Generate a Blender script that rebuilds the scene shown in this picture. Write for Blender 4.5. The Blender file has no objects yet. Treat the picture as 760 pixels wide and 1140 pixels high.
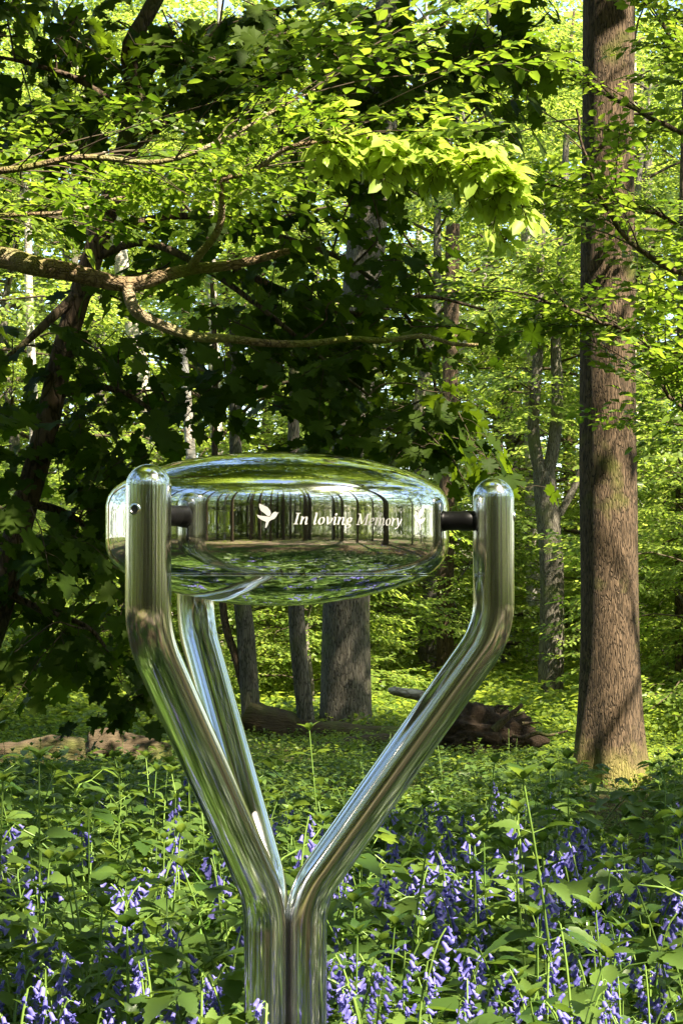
import bpy, bmesh, math
import numpy as np
from mathutils import Vector, Matrix
from mathutils import noise as mnoise

SC = bpy.context.scene
COL = SC.collection
rad = math.radians
rng = np.random.default_rng(7)

# ------------------------------------------------------------------ camera
F = 1994.0                 # focal length in pixels of the 760 x 1140 photograph
CAMH = 1.0
PITCH = math.atan(75.0 / F)
SUN_DIR = np.array([math.cos(rad(50)) * math.sin(rad(48)), -math.cos(rad(50)) * math.cos(rad(48)), math.sin(rad(50))])

def P(px, py, Y):
    """world point on the ray through photograph pixel (px, py) at distance Y along +Y"""
    u = (px - 380.0) / F; v = (570.0 - py) / F
    c, s = math.cos(PITCH), math.sin(PITCH)
    y = c - v * s; z = s + v * c
    k = Y / y
    return np.array([u * k, Y, CAMH + z * k])

def ground_z(x, y):
    x = np.asarray(x, float); y = np.asarray(y, float)
    z = -0.020 * np.clip(y - 3.5, 0, 22)
    z = z + 0.035 * np.sin(x * 1.1 + y * .6 + 1.) * np.clip((np.hypot(x, y - 2.6) - 1) / 4, 0, 1)
    z = z + 0.05 * np.sin(x * .37 - y * .41) * np.clip((np.hypot(x, y - 2.6) - 1) / 6, 0, 1)
    z = z + 0.05 * np.clip(y - 30, 0, 60) + 0.02 * np.clip(-y - 20, 0, 60)
    return z

# ------------------------------------------------------------------ helpers
def crumble(V, amp, fr=7):
    return np.array([v + np.array(mnoise.noise_vector(Vector(v) * fr)) * amp + np.array(mnoise.noise_vector(Vector(v) * fr * 3.1)) * amp * .45 for v in V])

class MB:
    """collects faces, builds ONE mesh object"""
    def __init__(s):
        s.V = []; s.L = []; s.T = []; s.M = []; s.C = []; s.S = []; s.n = 0
    def add(s, V, F, mat=0, tint=None, smooth=True):
        V = np.asarray(V, np.float32).reshape(-1, 3); F = np.asarray(F, np.int32)
        if len(F) == 0: return
        s.V.append(V); s.L.append((F + s.n).ravel()); s.T.append(np.full(len(F), F.shape[1], np.int32))
        s.M.append(np.full(len(F), mat, np.int32) if np.isscalar(mat) else np.asarray(mat, np.int32))
        s.C.append(np.full(len(F), .5, np.float32) if tint is None else np.broadcast_to(np.asarray(tint, np.float32), (len(F),)))
        s.S.append(np.full(len(F), smooth, bool)); s.n += len(V)
    def mesh(s, name, mats, origin=(0, 0, 0)):
        me = bpy.data.meshes.new(name)
        V = np.concatenate(s.V) - np.asarray(origin, np.float32); L = np.concatenate(s.L); T = np.concatenate(s.T)
        me.vertices.add(len(V)); me.vertices.foreach_set('co', V.ravel())
        me.loops.add(len(L)); me.loops.foreach_set('vertex_index', L)
        me.polygons.add(len(T))
        st = np.concatenate([[0], np.cumsum(T)[:-1]]).astype(np.int32)
        me.polygons.foreach_set('loop_start', st); me.polygons.foreach_set('loop_total', T)
        me.polygons.foreach_set('material_index', np.concatenate(s.M))
        me.polygons.foreach_set('use_smooth', np.concatenate(s.S))
        a = me.attributes.new('tint', 'FLOAT', 'FACE'); a.data.foreach_set('value', np.concatenate(s.C))
        for m in mats: me.materials.append(m)
        me.update(calc_edges=True); me.validate()
        return me
    def build(s, name, mats, parent=None, origin=(0, 0, 0)):
        o = bpy.data.objects.new(name, s.mesh(name, mats, origin)); COL.objects.link(o)
        if parent is not None: o.parent = parent
        return o

def tag(o, label=None, cat=None, group=None, kind=None):
    if label: o['label'] = label
    if cat: o['category'] = cat
    if group: o['group'] = group
    if kind: o['kind'] = kind
    return o

def empty(name, loc, label, cat, group=None, rz=0.0, scale=1.0):
    o = bpy.data.objects.new(name, None); COL.objects.link(o); o.location = tuple(float(v) for v in loc)
    o.rotation_euler = (0, 0, rz); o.scale = (scale,) * 3; o.empty_display_size = .2
    return tag(o, label, cat, group)

def copy_tree(o, parent=None):
    c = o.copy(); COL.objects.link(c)
    if parent is not None: c.parent = parent
    for ch in list(o.children): copy_tree(ch, c)
    return c

def link(name, me, parent=None, loc=None):
    o = bpy.data.objects.new(name, me); COL.objects.link(o)
    if parent is not None: o.parent = parent
    if loc is not None: o.location = loc
    return o

def nrm(a):
    a = np.asarray(a, float)
    return a / (np.linalg.norm(a, axis=-1, keepdims=True) + 1e-12)

def catmull(pts, n):
    """smooth resample of points (m,k) to n points, uniform in chord length"""
    p = np.asarray(pts, float)
    if len(p) == 2:
        t = np.linspace(0, 1, n)[:, None]; return p[0] * (1 - t) + p[1] * t
    d = np.concatenate([[0], np.cumsum(np.linalg.norm(np.diff(p[:, :3], axis=0), axis=1) + 1e-9)]); d /= d[-1]
    q = np.vstack([2 * p[0] - p[1], p, 2 * p[-1] - p[-2]])
    out = []
    for t in np.linspace(0, 1, n):
        i = min(max(int(np.searchsorted(d, t, side='right')) - 1, 0), len(p) - 2)
        u = (t - d[i]) / (d[i + 1] - d[i] + 1e-12)
        a, b, c, e = q[i], q[i + 1], q[i + 2], q[i + 3]
        out.append(.5 * ((2 * b) + (-a + c) * u + (2 * a - 5 * b + 4 * c - e) * u * u + (-a + 3 * b - 3 * c + e) * u ** 3))
    return np.array(out)

def frames(path):
    p = np.asarray(path, float); t = nrm(np.gradient(p, axis=0))
    ref = np.array([1., 0, 0]) if abs(t[0][0]) < .8 else np.array([0, 1., 0])
    n = nrm(np.cross(t[0], ref)); N = [n]
    for i in range(1, len(p)):
        n = n - t[i] * n.dot(t[i]); n = nrm(n); N.append(n)
    N = np.array(N); B = np.cross(t, N)
    return t, N, B

def tube(path, radii, sides=8, rough=0.0, seed=0, caps=True, flare=0.0, flare_h=.5):
    p = np.asarray(path, float); n = len(p); radii = np.broadcast_to(np.asarray(radii, float), (n,))
    t, N, B = frames(p); a = np.linspace(0, 2 * np.pi, sides, endpoint=False)
    r = np.repeat(radii[:, None], sides, 1)
    if rough or flare:
        g = np.random.default_rng(seed + 11); s = np.concatenate([[0], np.cumsum(np.linalg.norm(np.diff(p, axis=0), axis=1))])
        m = np.zeros_like(r)
        for k in range(7):
            kk = g.integers(1, 6); fr = g.uniform(.4, 5); ph = g.uniform(0, 6.28, 2)
            m += np.sin(kk * a[None, :] + ph[0] + .5 * np.sin(s[:, None] * .8 + ph[1])) * np.sin(fr * s[:, None] + ph[1]) / (1 + .3 * kk)
        r = r * (1 + rough * m * .5)
        if flare:
            w = np.exp(-s / flare_h)[:, None]
            r = r * (1 + flare * w * (1 + .55 * np.sin(4 * a + 1.) + .35 * np.sin(7 * a + .3)))
    V = p[:, None, :] + r[..., None] * (np.cos(a)[None, :, None] * N[:, None, :] + np.sin(a)[None, :, None] * B[:, None, :])
    i = np.arange(n - 1)[:, None] * sides; j = np.arange(sides)[None, :]; j2 = (j + 1) % sides
    Fq = np.stack([i + j, i + j2, i + sides + j2, i + sides + j], -1).reshape(-1, 4)
    V = V.reshape(-1, 3)
    return V, Fq

def add_tube(mb, path, radii, sides=8, mat=0, capped=True, tint=None, **k):
    V, Fq = tube(path, radii, sides, **k)
    mb.add(V, Fq, mat, tint)
    if capped:
        n = len(V) // sides
        for ring, rev in ((0, True), (n - 1, False)):
            idx = np.arange(sides) + ring * sides
            c = V[idx].mean(0)
            W = np.vstack([V[idx], c]); j = np.arange(sides); T = np.stack([j, (j + 1) % sides, np.full(sides, sides)], -1)
            mb.add(W, T[:, ::-1] if rev else T, mat, tint)

# ------------------------------------------------------------------ materials
def new_mat(name):
    m = bpy.data.materials.new(name); m.use_nodes = True; nt = m.node_tree; nt.nodes.clear()
    return m, nt, nt.nodes, nt.links

def leaf_mat(name, dark, light, tdark, tlight, fac=.45, rough=.42, spec=.35):
    m, nt, N, L = new_mat(name)
    out = N.new('ShaderNodeOutputMaterial'); at = N.new('ShaderNodeAttribute'); at.attribute_name = 'tint'
    r1 = N.new('ShaderNodeMix'); r1.data_type = 'RGBA'; r1.inputs[6].default_value = (*dark, 1); r1.inputs[7].default_value = (*light, 1)
    r2 = N.new('ShaderNodeMix'); r2.data_type = 'RGBA'; r2.inputs[6].default_value = (*tdark, 1); r2.inputs[7].default_value = (*tlight, 1)
    L.new(at.outputs['Fac'], r1.inputs[0]); L.new(at.outputs['Fac'], r2.inputs[0])
    p = N.new('ShaderNodeBsdfPrincipled'); p.inputs['Roughness'].default_value = rough; p.inputs['Specular IOR Level'].default_value = spec
    t = N.new('ShaderNodeBsdfTranslucent'); mx = N.new('ShaderNodeMixShader'); mx.inputs[0].default_value = fac
    L.new(r1.outputs[2], p.inputs['Base Color']); L.new(r2.outputs[2], t.inputs['Color'])
    L.new(p.outputs[0], mx.inputs[1]); L.new(t.outputs[0], mx.inputs[2]); L.new(mx.outputs[0], out.inputs[0])
    return m

def bark_mat(name, c1, c2, moss=None, moss_amt=0.5, scale=14, stretch=.16, bump=.5, pale=None, crack=.16, sx=1, foot=False):
    m, nt, N, L = new_mat(name)
    out = N.new('ShaderNodeOutputMaterial'); p = N.new('ShaderNodeBsdfPrincipled'); p.inputs['Roughness'].default_value = .9
    p.inputs['Specular IOR Level'].default_value = .2
    tc = N.new('ShaderNodeTexCoord'); mp = N.new('ShaderNodeMapping'); mp.inputs['Scale'].default_value = (sx, 1, stretch)
    L.new(tc.outputs['Object'], mp.inputs[0])
    n1 = N.new('ShaderNodeTexNoise'); n1.inputs['Scale'].default_value = scale * 2.2; n1.inputs['Detail'].default_value = 8; n1.inputs['Roughness'].default_value = .65
    vo = N.new('ShaderNodeTexVoronoi'); vo.feature = 'DISTANCE_TO_EDGE'; vo.inputs['Scale'].default_value = scale * 1.6
    nd = N.new('ShaderNodeTexNoise'); nd.inputs['Scale'].default_value = scale * .6; nd.inputs['Detail'].default_value = 3
    L.new(mp.outputs[0], n1.inputs[0]); L.new(mp.outputs[0], nd.inputs[0])
    ad = N.new('ShaderNodeVectorMath'); ad.operation = 'MULTIPLY_ADD'; ad.inputs[1].default_value = (.12,) * 3
    L.new(nd.outputs['Color'], ad.inputs[0]); L.new(mp.outputs[0], ad.inputs[2]); L.new(ad.outputs[0], vo.inputs['Vector'])
    cr = N.new('ShaderNodeMapRange'); cr.inputs[1].default_value = 0; cr.inputs[2].default_value = crack; cr.inputs[3].default_value = 0 if crack == .16 else .75; L.new(vo.outputs['Distance'], cr.inputs[0])
    mul = N.new('ShaderNodeMath'); mul.operation = 'MULTIPLY'; L.new(cr.outputs[0], mul.inputs[0]); L.new(n1.outputs['Fac'], mul.inputs[1])
    mx = N.new('ShaderNodeMix'); mx.data_type = 'RGBA'; mx.inputs[6].default_value = (*c1, 1); mx.inputs[7].default_value = (*c2, 1)
    mr = N.new('ShaderNodeMapRange'); mr.inputs[1].default_value = .05; mr.inputs[2].default_value = .6; L.new(mul.outputs[0], mr.inputs[0]); L.new(mr.outputs[0], mx.inputs[0])
    col = mx.outputs[2]
    if pale is not None:     # lichen patches
        nl = N.new('ShaderNodeTexNoise'); nl.inputs['Scale'].default_value = 5; nl.inputs['Detail'].default_value = 5; L.new(tc.outputs['Object'], nl.inputs[0])
        ml = N.new('ShaderNodeMapRange'); ml.inputs[1].default_value = .48; ml.inputs[2].default_value = .62; ml.inputs[4].default_value = .7; L.new(nl.outputs['Fac'], ml.inputs[0])
        m3 = N.new('ShaderNodeMix'); m3.data_type = 'RGBA'; m3.inputs[7].default_value = (*pale, 1); L.new(col, m3.inputs[6]); L.new(ml.outputs[0], m3.inputs[0]); col = m3.outputs[2]
    if moss is not None:
        n2 = N.new('ShaderNodeTexNoise'); n2.inputs['Scale'].default_value = 3.1; n2.inputs['Detail'].default_value = 6; L.new(tc.outputs['Object'], n2.inputs[0])
        m2 = N.new('ShaderNodeMapRange'); m2.inputs[1].default_value = .62 - .3 * moss_amt; m2.inputs[2].default_value = .75 - .25 * moss_amt; L.new(n2.outputs['Fac'], m2.inputs[0])
        mm = N.new('ShaderNodeMix'); mm.data_type = 'RGBA'; mm.inputs[7].default_value = (*moss, 1); L.new(col, mm.inputs[6]); L.new(m2.outputs[0], mm.inputs[0]); col = mm.outputs[2]
    if foot:                 # moss growing up from the roots
        sp = N.new('ShaderNodeSeparateXYZ'); L.new(tc.outputs['Object'], sp.inputs[0]); nf = N.new('ShaderNodeTexNoise'); nf.inputs['Scale'].default_value = 9; nf.inputs['Detail'].default_value = 6; L.new(tc.outputs['Object'], nf.inputs[0])
        ma = N.new('ShaderNodeMath'); ma.operation = 'MULTIPLY_ADD'; ma.inputs[1].default_value = -.5; L.new(nf.outputs['Fac'], ma.inputs[0]); L.new(sp.outputs[2], ma.inputs[2])
        mf = N.new('ShaderNodeMapRange'); mf.inputs[1].default_value = .06; mf.inputs[2].default_value = -.12; mf.inputs[3].default_value = 0; mf.inputs[4].default_value = .45; L.new(ma.outputs[0], mf.inputs[0])
        m5 = N.new('ShaderNodeMix'); m5.data_type = 'RGBA'; m5.inputs[7].default_value = (.26, .24, .06, 1); L.new(col, m5.inputs[6]); L.new(mf.outputs[0], m5.inputs[0]); col = m5.outputs[2]
    L.new(col, p.inputs['Base Color'])
    bp = N.new('ShaderNodeBump'); bp.inputs['Strength'].default_value = bump; bp.inputs['Distance'].default_value = .02
    L.new(mul.outputs[0], bp.inputs['Height']); L.new(bp.outputs[0], p.inputs['Normal']); L.new(p.outputs[0], out.inputs[0])
    return m

def plain_mat(name, c, rough=.6, metal=0, spec=.5, trans=None):
    m, nt, N, L = new_mat(name)
    out = N.new('ShaderNodeOutputMaterial'); p = N.new('ShaderNodeBsdfPrincipled')
    p.inputs['Base Color'].default_value = (*c, 1); p.inputs['Roughness'].default_value = rough
    p.inputs['Metallic'].default_value = metal; p.inputs['Specular IOR Level'].default_value = spec
    n = N.new('ShaderNodeTexNoise'); n.inputs['Scale'].default_value = 40; tc = N.new('ShaderNodeTexCoord'); L.new(tc.outputs['Object'], n.inputs[0])
    mr = N.new('ShaderNodeMapRange'); mr.inputs[3].default_value = rough * .85; mr.inputs[4].default_value = min(1, rough * 1.15); L.new(n.outputs['Fac'], mr.inputs[0]); L.new(mr.outputs[0], p.inputs['Roughness'])
    L.new(p.outputs[0], out.inputs[0])
    return m

def steel_mat(name, base, r0, r1, brushed=0.0, haze=.07):
    m, nt, N, L = new_mat(name)
    out = N.new('ShaderNodeOutputMaterial'); p = N.new('ShaderNodeBsdfPrincipled')
    p.inputs['Base Color'].default_value = (*base, 1); p.inputs['Metallic'].default_value = 1
    tc = N.new('ShaderNodeTexCoord'); n = N.new('ShaderNodeTexNoise'); n.inputs['Scale'].default_value = 9; n.inputs['Detail'].default_value = 7
    L.new(tc.outputs['Object'], n.inputs[0])
    mr = N.new('ShaderNodeMapRange'); mr.inputs[1].default_value = .42; mr.inputs[2].default_value = .72; mr.inputs[3].default_value = r0; mr.inputs[4].default_value = r1
    L.new(n.outputs['Fac'], mr.inputs[0]); L.new(mr.outputs[0], p.inputs['Roughness'])
    mp = N.new('ShaderNodeMapping'); mp.inputs['Scale'].default_value = (1, 1, .012); L.new(tc.outputs['Object'], mp.inputs[0])
    nb = N.new('ShaderNodeTexNoise'); nb.inputs['Scale'].default_value = 900 if brushed else 4; nb.inputs['Detail'].default_value = 2
    L.new((mp if brushed else tc).outputs[0 if brushed else 3], nb.inputs[0])
    bp = N.new('ShaderNodeBump'); bp.inputs['Strength'].default_value = brushed if brushed else .04; bp.inputs['Distance'].default_value = .0004 if brushed else .002
    L.new(nb.outputs['Fac'], bp.inputs['Height']); L.new(bp.outputs[0], p.inputs['Normal'])
    # fine scratches and dust scatter a little of every highlight
    h = N.new('ShaderNodeBsdfPrincipled'); h.inputs['Metallic'].default_value = 1; h.inputs['Base Color'].default_value = (*base, 1); h.inputs['Roughness'].default_value = .135
    nm = N.new('ShaderNodeTexNoise'); nm.inputs['Scale'].default_value = 22; nm.inputs['Detail'].default_value = 9; nm.inputs['Roughness'].default_value = .7; L.new(tc.outputs['Object'], nm.inputs[0])
    ms = N.new('ShaderNodeMapRange'); ms.inputs[1].default_value = .4; ms.inputs[2].default_value = .75; ms.inputs[3].default_value = haze * .6; ms.inputs[4].default_value = haze * 2; L.new(nm.outputs['Fac'], ms.inputs[0])
    mx = N.new('ShaderNodeMixShader'); L.new(ms.outputs[0], mx.inputs[0]); L.new(p.outputs[0], mx.inputs[1]); L.new(h.outputs[0], mx.inputs[2]); L.new(mx.outputs[0], out.inputs[0])
    return m

M = {}
M['leaf'] = leaf_mat('beech_leaf', (.035, .075, .006), (.12, .18, .022), (.12, .24, .010), (.42, .56, .045))
M['leaf_sunlit'] = leaf_mat('sunlit_beech_leaf', (.15, .23, .025), (.25, .34, .05), (.35, .50, .04), (.62, .78, .10), fac=.45)  # brighter copy of the beech leaf: sunlight on the arch put into the colour
M['leaf_far'] = leaf_mat('understory_leaf', (.045, .085, .008), (.18, .25, .045), (.19, .31, .02), (.62, .74, .12), fac=.5)
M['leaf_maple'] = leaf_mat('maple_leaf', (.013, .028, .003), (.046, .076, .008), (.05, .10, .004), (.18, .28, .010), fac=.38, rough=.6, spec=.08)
M['leaf_herb'] = leaf_mat('herb_leaf', (.026, .060, .012), (.105, .165, .032), (.08, .16, .016), (.30, .42, .05), fac=.36, rough=.4)
M['leaf_low'] = leaf_mat('ground_cover_leaf', (.035, .075, .012), (.16, .22, .03), (.14, .24, .02), (.50, .60, .06), fac=.42)
M['strap'] = leaf_mat('strap_leaf', (.05, .12, .015), (.13, .24, .04), (.10, .22, .02), (.28, .42, .06), fac=.3, rough=.3)
M['stalk'] = leaf_mat('green_stalk', (.09, .17, .03), (.20, .30, .06), (.12, .22, .03), (.2, .3, .05), fac=.15, rough=.4)
M['petal'] = leaf_mat('violet_petal', (.085, .080, .34), (.25, .23, .63), (.09, .085, .40), (.29, .27, .70), fac=.35, rough=.5)
M['petal_lilac'] = leaf_mat('lilac_petal', (.26, .17, .62), (.42, .32, .80), (.3, .2, .7), (.5, .4, .9), fac=.35, rough=.5)
M['bark'] = bark_mat('brown_bark', (.027, .020, .012), (.128, .088, .054), moss=(.10, .11, .02), moss_amt=.12, scale=40, stretch=.14, bump=.7)
M['bark_foot'] = bark_mat('brown_bark_mossy_foot', (.027, .020, .012), (.128, .088, .054), moss=(.10, .11, .02), moss_amt=.12, scale=40, stretch=.14, bump=.7, foot=True)
M['bark_grey'] = bark_mat('grey_bark', (.045, .04, .03), (.16, .145, .115), moss=(.10, .12, .03), moss_amt=.25, scale=34, stretch=.16, bump=.6)
M['bark_dark'] = bark_mat('dark_bark', (.03, .022, .014), (.10, .07, .045), moss=(.05, .06, .012), moss_amt=.2, scale=20, stretch=.3, bump=.6)
M['bark_pale'] = bark_mat('pale_bark', (.16, .14, .11), (.42, .38, .32), scale=8, stretch=2.2, bump=.2, pale=(.5, .48, .42))
M['bark_moss'] = bark_mat('mossy_bark', (.08, .055, .03), (.22, .16, .085), moss=(.13, .15, .02), moss_amt=.5, scale=26, stretch=1.2, bump=.7, pale=(.30, .26, .17))
M['log'] = bark_mat('rotten_wood', (.018, .013, .008), (.09, .066, .038), moss=(.08, .09, .022), moss_amt=.5, scale=26, stretch=1., bump=1., crack=.3, sx=.2)
M['twig'] = plain_mat('twig', (.055, .042, .026), .85, spec=.2)
M['earth'] = bark_mat('root_plate_earth', (.012, .009, .006), (.06, .040, .024), scale=34, stretch=1, bump=1., crack=.4)

def ground_mat():
    m, nt, N, L = new_mat('woodland_soil')
    out = N.new('ShaderNodeOutputMaterial'); p = N.new('ShaderNodeBsdfPrincipled'); p.inputs['Roughness'].default_value = .95; p.inputs['Specular IOR Level'].default_value = .1
    tc = N.new('ShaderNodeTexCoord')
    n1 = N.new('ShaderNodeTexNoise'); n1.inputs['Scale'].default_value = 30; n1.inputs['Detail'].default_value = 8; L.new(tc.outputs['Object'], n1.inputs[0])
    n2 = N.new('ShaderNodeTexNoise'); n2.inputs['Scale'].default_value = .9; n2.inputs['Detail'].default_value = 5; L.new(tc.outputs['Object'], n2.inputs[0])
    a = N.new('ShaderNodeMix'); a.data_type = 'RGBA'; a.inputs[6].default_value = (.035, .024, .014, 1); a.inputs[7].default_value = (.13, .095, .055, 1); L.new(n1.outputs['Fac'], a.inputs[0])
    mr = N.new('ShaderNodeMapRange'); mr.inputs[1].default_value = .45; mr.inputs[2].default_value = .6; L.new(n2.outputs['Fac'], mr.inputs[0])
    b = N.new('ShaderNodeMix'); b.data_type = 'RGBA'; b.inputs[7].default_value = (.05, .085, .018, 1); L.new(mr.outputs[0], b.inputs[0]); L.new(a.outputs[2], b.inputs[6])
    L.new(b.outputs[2], p.inputs['Base Color'])
    bp = N.new('ShaderNodeBump'); bp.inputs['Distance'].default_value = .04; L.new(n1.outputs['Fac'], bp.inputs['Height']); L.new(bp.outputs[0], p.inputs['Normal'])
    L.new(p.outputs[0], out.inputs[0]); return m
M['ground'] = ground_mat()
M['path'] = bark_mat('trodden_earth', (.08, .06, .04), (.20, .15, .10), scale=8, stretch=1, bump=.4, crack=.5, moss=(.06, .08, .02), moss_amt=.2)
M['steel'] = steel_mat('mirror_steel', (.70, .70, .70), .02, .07)
M['steel_tube'] = steel_mat('polished_tube_steel', (.66, .66, .66), .085, .14, brushed=.04, haze=.12)
M['rubber'] = plain_mat('black_rubber', (.003, .003, .003), .42, spec=.12)
M['etch'] = plain_mat('frosted_engraving', (.29, .29, .275), .8, spec=.2)
M['dark_hole'] = plain_mat('dark_recess', (.01, .01, .01), .6)
M['screw'] = plain_mat('screw_steel', (.75, .74, .72), .2, metal=1)

# ------------------------------------------------------------------ leaf templates (x along the leaf)
def leaf_ovate(w=.30, fold=.10, droop=.12):
    V = np.array([[0, 0, 0], [.28, w, fold], [.68, w * .82, fold * .6 - droop * .5], [1, 0, -droop], [.68, -w * .82, fold * .6 - droop * .5], [.28, -w, fold], [.5, 0, -droop * .25]])
    Fq = np.array([[0, 6, 2, 1], [6, 3, 2, 2], [0, 5, 4, 6], [6, 4, 3, 3]])
    return V, np.array([[0, 6, 2, 1], [0, 5, 4, 6]]), np.array([[6, 3, 2], [6, 4, 3]])
def leaf_simple(w=.31, fold=.09, droop=.1):
    V = np.array([[0, 0, 0], [.32, w, fold], [.72, w * .72, fold * .4 - droop * .4], [1, 0, -droop], [.72, -w * .72, fold * .4 - droop * .4], [.32, -w, fold]])
    return V, np.array([[0, 3, 2, 1], [0, 5, 4, 3]])
def leaf_serrate(w=.34, fold=.10, droop=.25, n=7):
    V = [[0, 0, 0]]; mid = []
    xs = np.linspace(0, 1, n + 1)
    prof = lambda x: w * math.sin(math.pi * min(1, x ** .62)) ** .9 * (1 - .15 * x)
    z = lambda x: -droop * x * x
    V = []; Q = []
    for i, x in enumerate(xs):
        V.append([x, 0, z(x)])
    for sgn in (1, -1):
        b = len(V)
        for i, x in enumerate(xs[:-1]):
            xx = x + .04; h = prof(max(xx, .03))
            V.append([xx, sgn * h * .90, z(xx) + fold * h / w]); V.append([xx + .07, sgn * h * 1.0, z(xx + .07) + fold * h / w - .01])
        for i in range(n):
            a0 = i; a1 = i + 1; o0 = b + 2 * i; o1 = b + 2 * i + 1
            Q.append([a0, a1, o1, o0] if sgn > 0 else [a0, o0, o1, a1])
            if i < n - 1:
                Q.append([a1, b + 2 * i + 2, o1, o1][:3] + [o1] if False else ([a1, b + 2 * i + 2, o1] if sgn > 0 else [a1, o1, b + 2 * i + 2]))
    quads = np.array([q for q in Q if len(q) == 4]); tris = np.array([q for q in Q if len(q) == 3])
    return np.array(V), quads, tris
def leaf_maple():
    o = np.array([(0, 0), (-.08, .16), (.02, .36), (-.05, .50), (.12, .44), (.22, .50), (.30, .40), (.42, .30), (.40, .52), (.52, .62), (.60, .50), (.74, .50), (.66, .30), (.70, .17), (.82, .20), (.86, .10), (1.0, 0)])
    m = o[1:-1][::-1] * [1, -1]
    ring = np.vstack([o, m]); c = np.array([[.33, 0.]])
    W = np.vstack([ring, c]); z = .10 * np.abs(W[:, 1]) - .22 * W[:, 0] ** 2 + .03 * np.sin(9 * W[:, 1]) ; z[-1] += .02
    V = np.column_stack([W, z]); n = len(ring); j = np.arange(n)
    return V, np.stack([np.full(n, n), (j + 1) % n, j], -1)

def rotm(f, up=(0, 0, 1), roll=0.0):
    f = nrm(f); up = np.broadcast_to(np.asarray(up, float), f.shape)
    s = nrm(np.cross(up, f)); u = np.cross(f, s)
    if np.any(roll):
        c = np.cos(roll)[..., None] if np.ndim(roll) else math.cos(roll); d = np.sin(roll)[..., None] if np.ndim(roll) else math.sin(roll)
        s, u = c * s + d * u, c * u - d * s
    return np.stack([f, s, u], -1)          # columns: forward, side, up

def inst(V, Fs, pos, R, sc):
    """V (n,3) template, pos (m,3), R (m,3,3), sc (m,) -> big V and list of faces"""
    m = len(pos); n = len(V)
    W = np.einsum('mij,nj->mni', R, V) * np.asarray(sc)[:, None, None] + np.asarray(pos)[:, None, :]
    off = (np.arange(m) * n)[:, None, None]
    return W.reshape(-1, 3), [(Fk[None] + off).reshape(-1, Fk.shape[1]) for Fk in Fs]

class Tpl:
    """a spray template: verts, list of (faces, mat, tint)"""
    def __init__(s): s.V = []; s.F = []; s.n = 0
    def add(s, V, F, mat, tint):
        s.V.append(V); s.F.append((np.asarray(F) + s.n, mat, np.broadcast_to(np.asarray(tint, float), (len(F),)).copy())); s.n += len(V)
    def done(s):
        s.V = np.vstack(s.V); return s
    def place(s, mb, pos, R, sc, dt=None):
        pos = np.atleast_2d(pos); m = len(pos)
        if m == 0: return
        W = (np.einsum('mij,nj->mni', R, s.V) * np.asarray(sc)[:, None, None] + pos[:, None, :]).reshape(-1, 3)
        off = (np.arange(m) * len(s.V))[:, None, None]
        first = True
        dt = np.zeros(m) if dt is None else dt
        base = mb.n
        for Fk, mat, ti in s.F:
            A = (Fk[None] + off).reshape(-1, Fk.shape[1]); T = np.clip((ti[None] + dt[:, None]).ravel(), 0, 1)
            if first: mb.add(W, A, mat, T); first = False
            else:
                mb.L.append((A + base).astype(np.int32).ravel()); mb.T.append(np.full(len(A), A.shape[1], np.int32)); mb.M.append(np.full(len(A), mat, np.int32))
                mb.C.append(T.astype(np.float32)); mb.S.append(np.full(len(A), True))

def beech_spray(seed, L=.55, leaf=.06, hi=False, dens=1.0, twigs=True):
    """flat layered spray of alternate leaves on a twig and side twigs; leaves mat 1, twigs mat 0"""
    g = np.random.default_rng(seed); t = Tpl(); pos = []; dr = []; 
    axes = [(np.zeros(3), np.array([1., 0, 0]), L)]
    for k, x in enumerate(np.arange(.14, .9, .15 / dens) * L):
        sg = 1 if k % 2 else -1; an = sg * g.uniform(.6, 1.0)
        axes.append((np.array([x, 0, -.12 * x * x]), nrm([math.cos(an), math.sin(an), g.uniform(-.2, .12)]), L * g.uniform(.3, .55) * (1.1 - x / L * .5)))
    for o, d, l in axes:
        n = max(2, int(l / (leaf * .62)))
        tt = (np.arange(n) + g.uniform(.2, .8)) / n
        for i, u in enumerate(tt):
            p = o + d * l * u + np.array([0, 0, -.10 * (l * u) ** 2 / L]); sg = 1 if i % 2 else -1
            side = np.cross([0, 0, 1], d); f = d * g.uniform(.45, .9) + side * sg * g.uniform(.5, 1) + np.array([0, 0, g.uniform(-.45, .15)])
            if i == n - 1: f = d + side * g.uniform(-.3, .3) + np.array([0, 0, -.2])
            pos.append(p); dr.append(f)
        if twigs:
            pp = np.array([o, o + d * l * .5 + [0, 0, -.02 * l], o + d * l + np.array([0, 0, -.1 * l * l / L])])
            V, Q = tube(pp, [.0022 if l == L else .0012, .0016 if l == L else .001, .0007], 3); t.add(V, Q, 0, .5)
    pos = np.array(pos); dr = np.array(dr); m = len(pos)
    R = rotm(dr, up=nrm(np.column_stack([g.normal(0, .32, m), g.normal(0, .32, m), np.ones(m)])))
    s = leaf * g.uniform(.65, 1.2, m); ti = np.clip(g.normal(.45, .22, m), 0, 1)
    if hi:
        V, Q, T3 = leaf_ovate(); W, (A, B) = inst(V, [Q, T3], pos, R, s)
        t.add(W, A, 1, np.repeat(ti, 2)); b = t.n - len(W)
        t.F.append((B + b, 1, np.repeat(ti, 2)))
    else:
        V, Q = leaf_simple(); W, (A,) = inst(V, [Q], pos, R, s); t.add(W, A, 1, np.repeat(ti, 2))
    return t.done()

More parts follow.
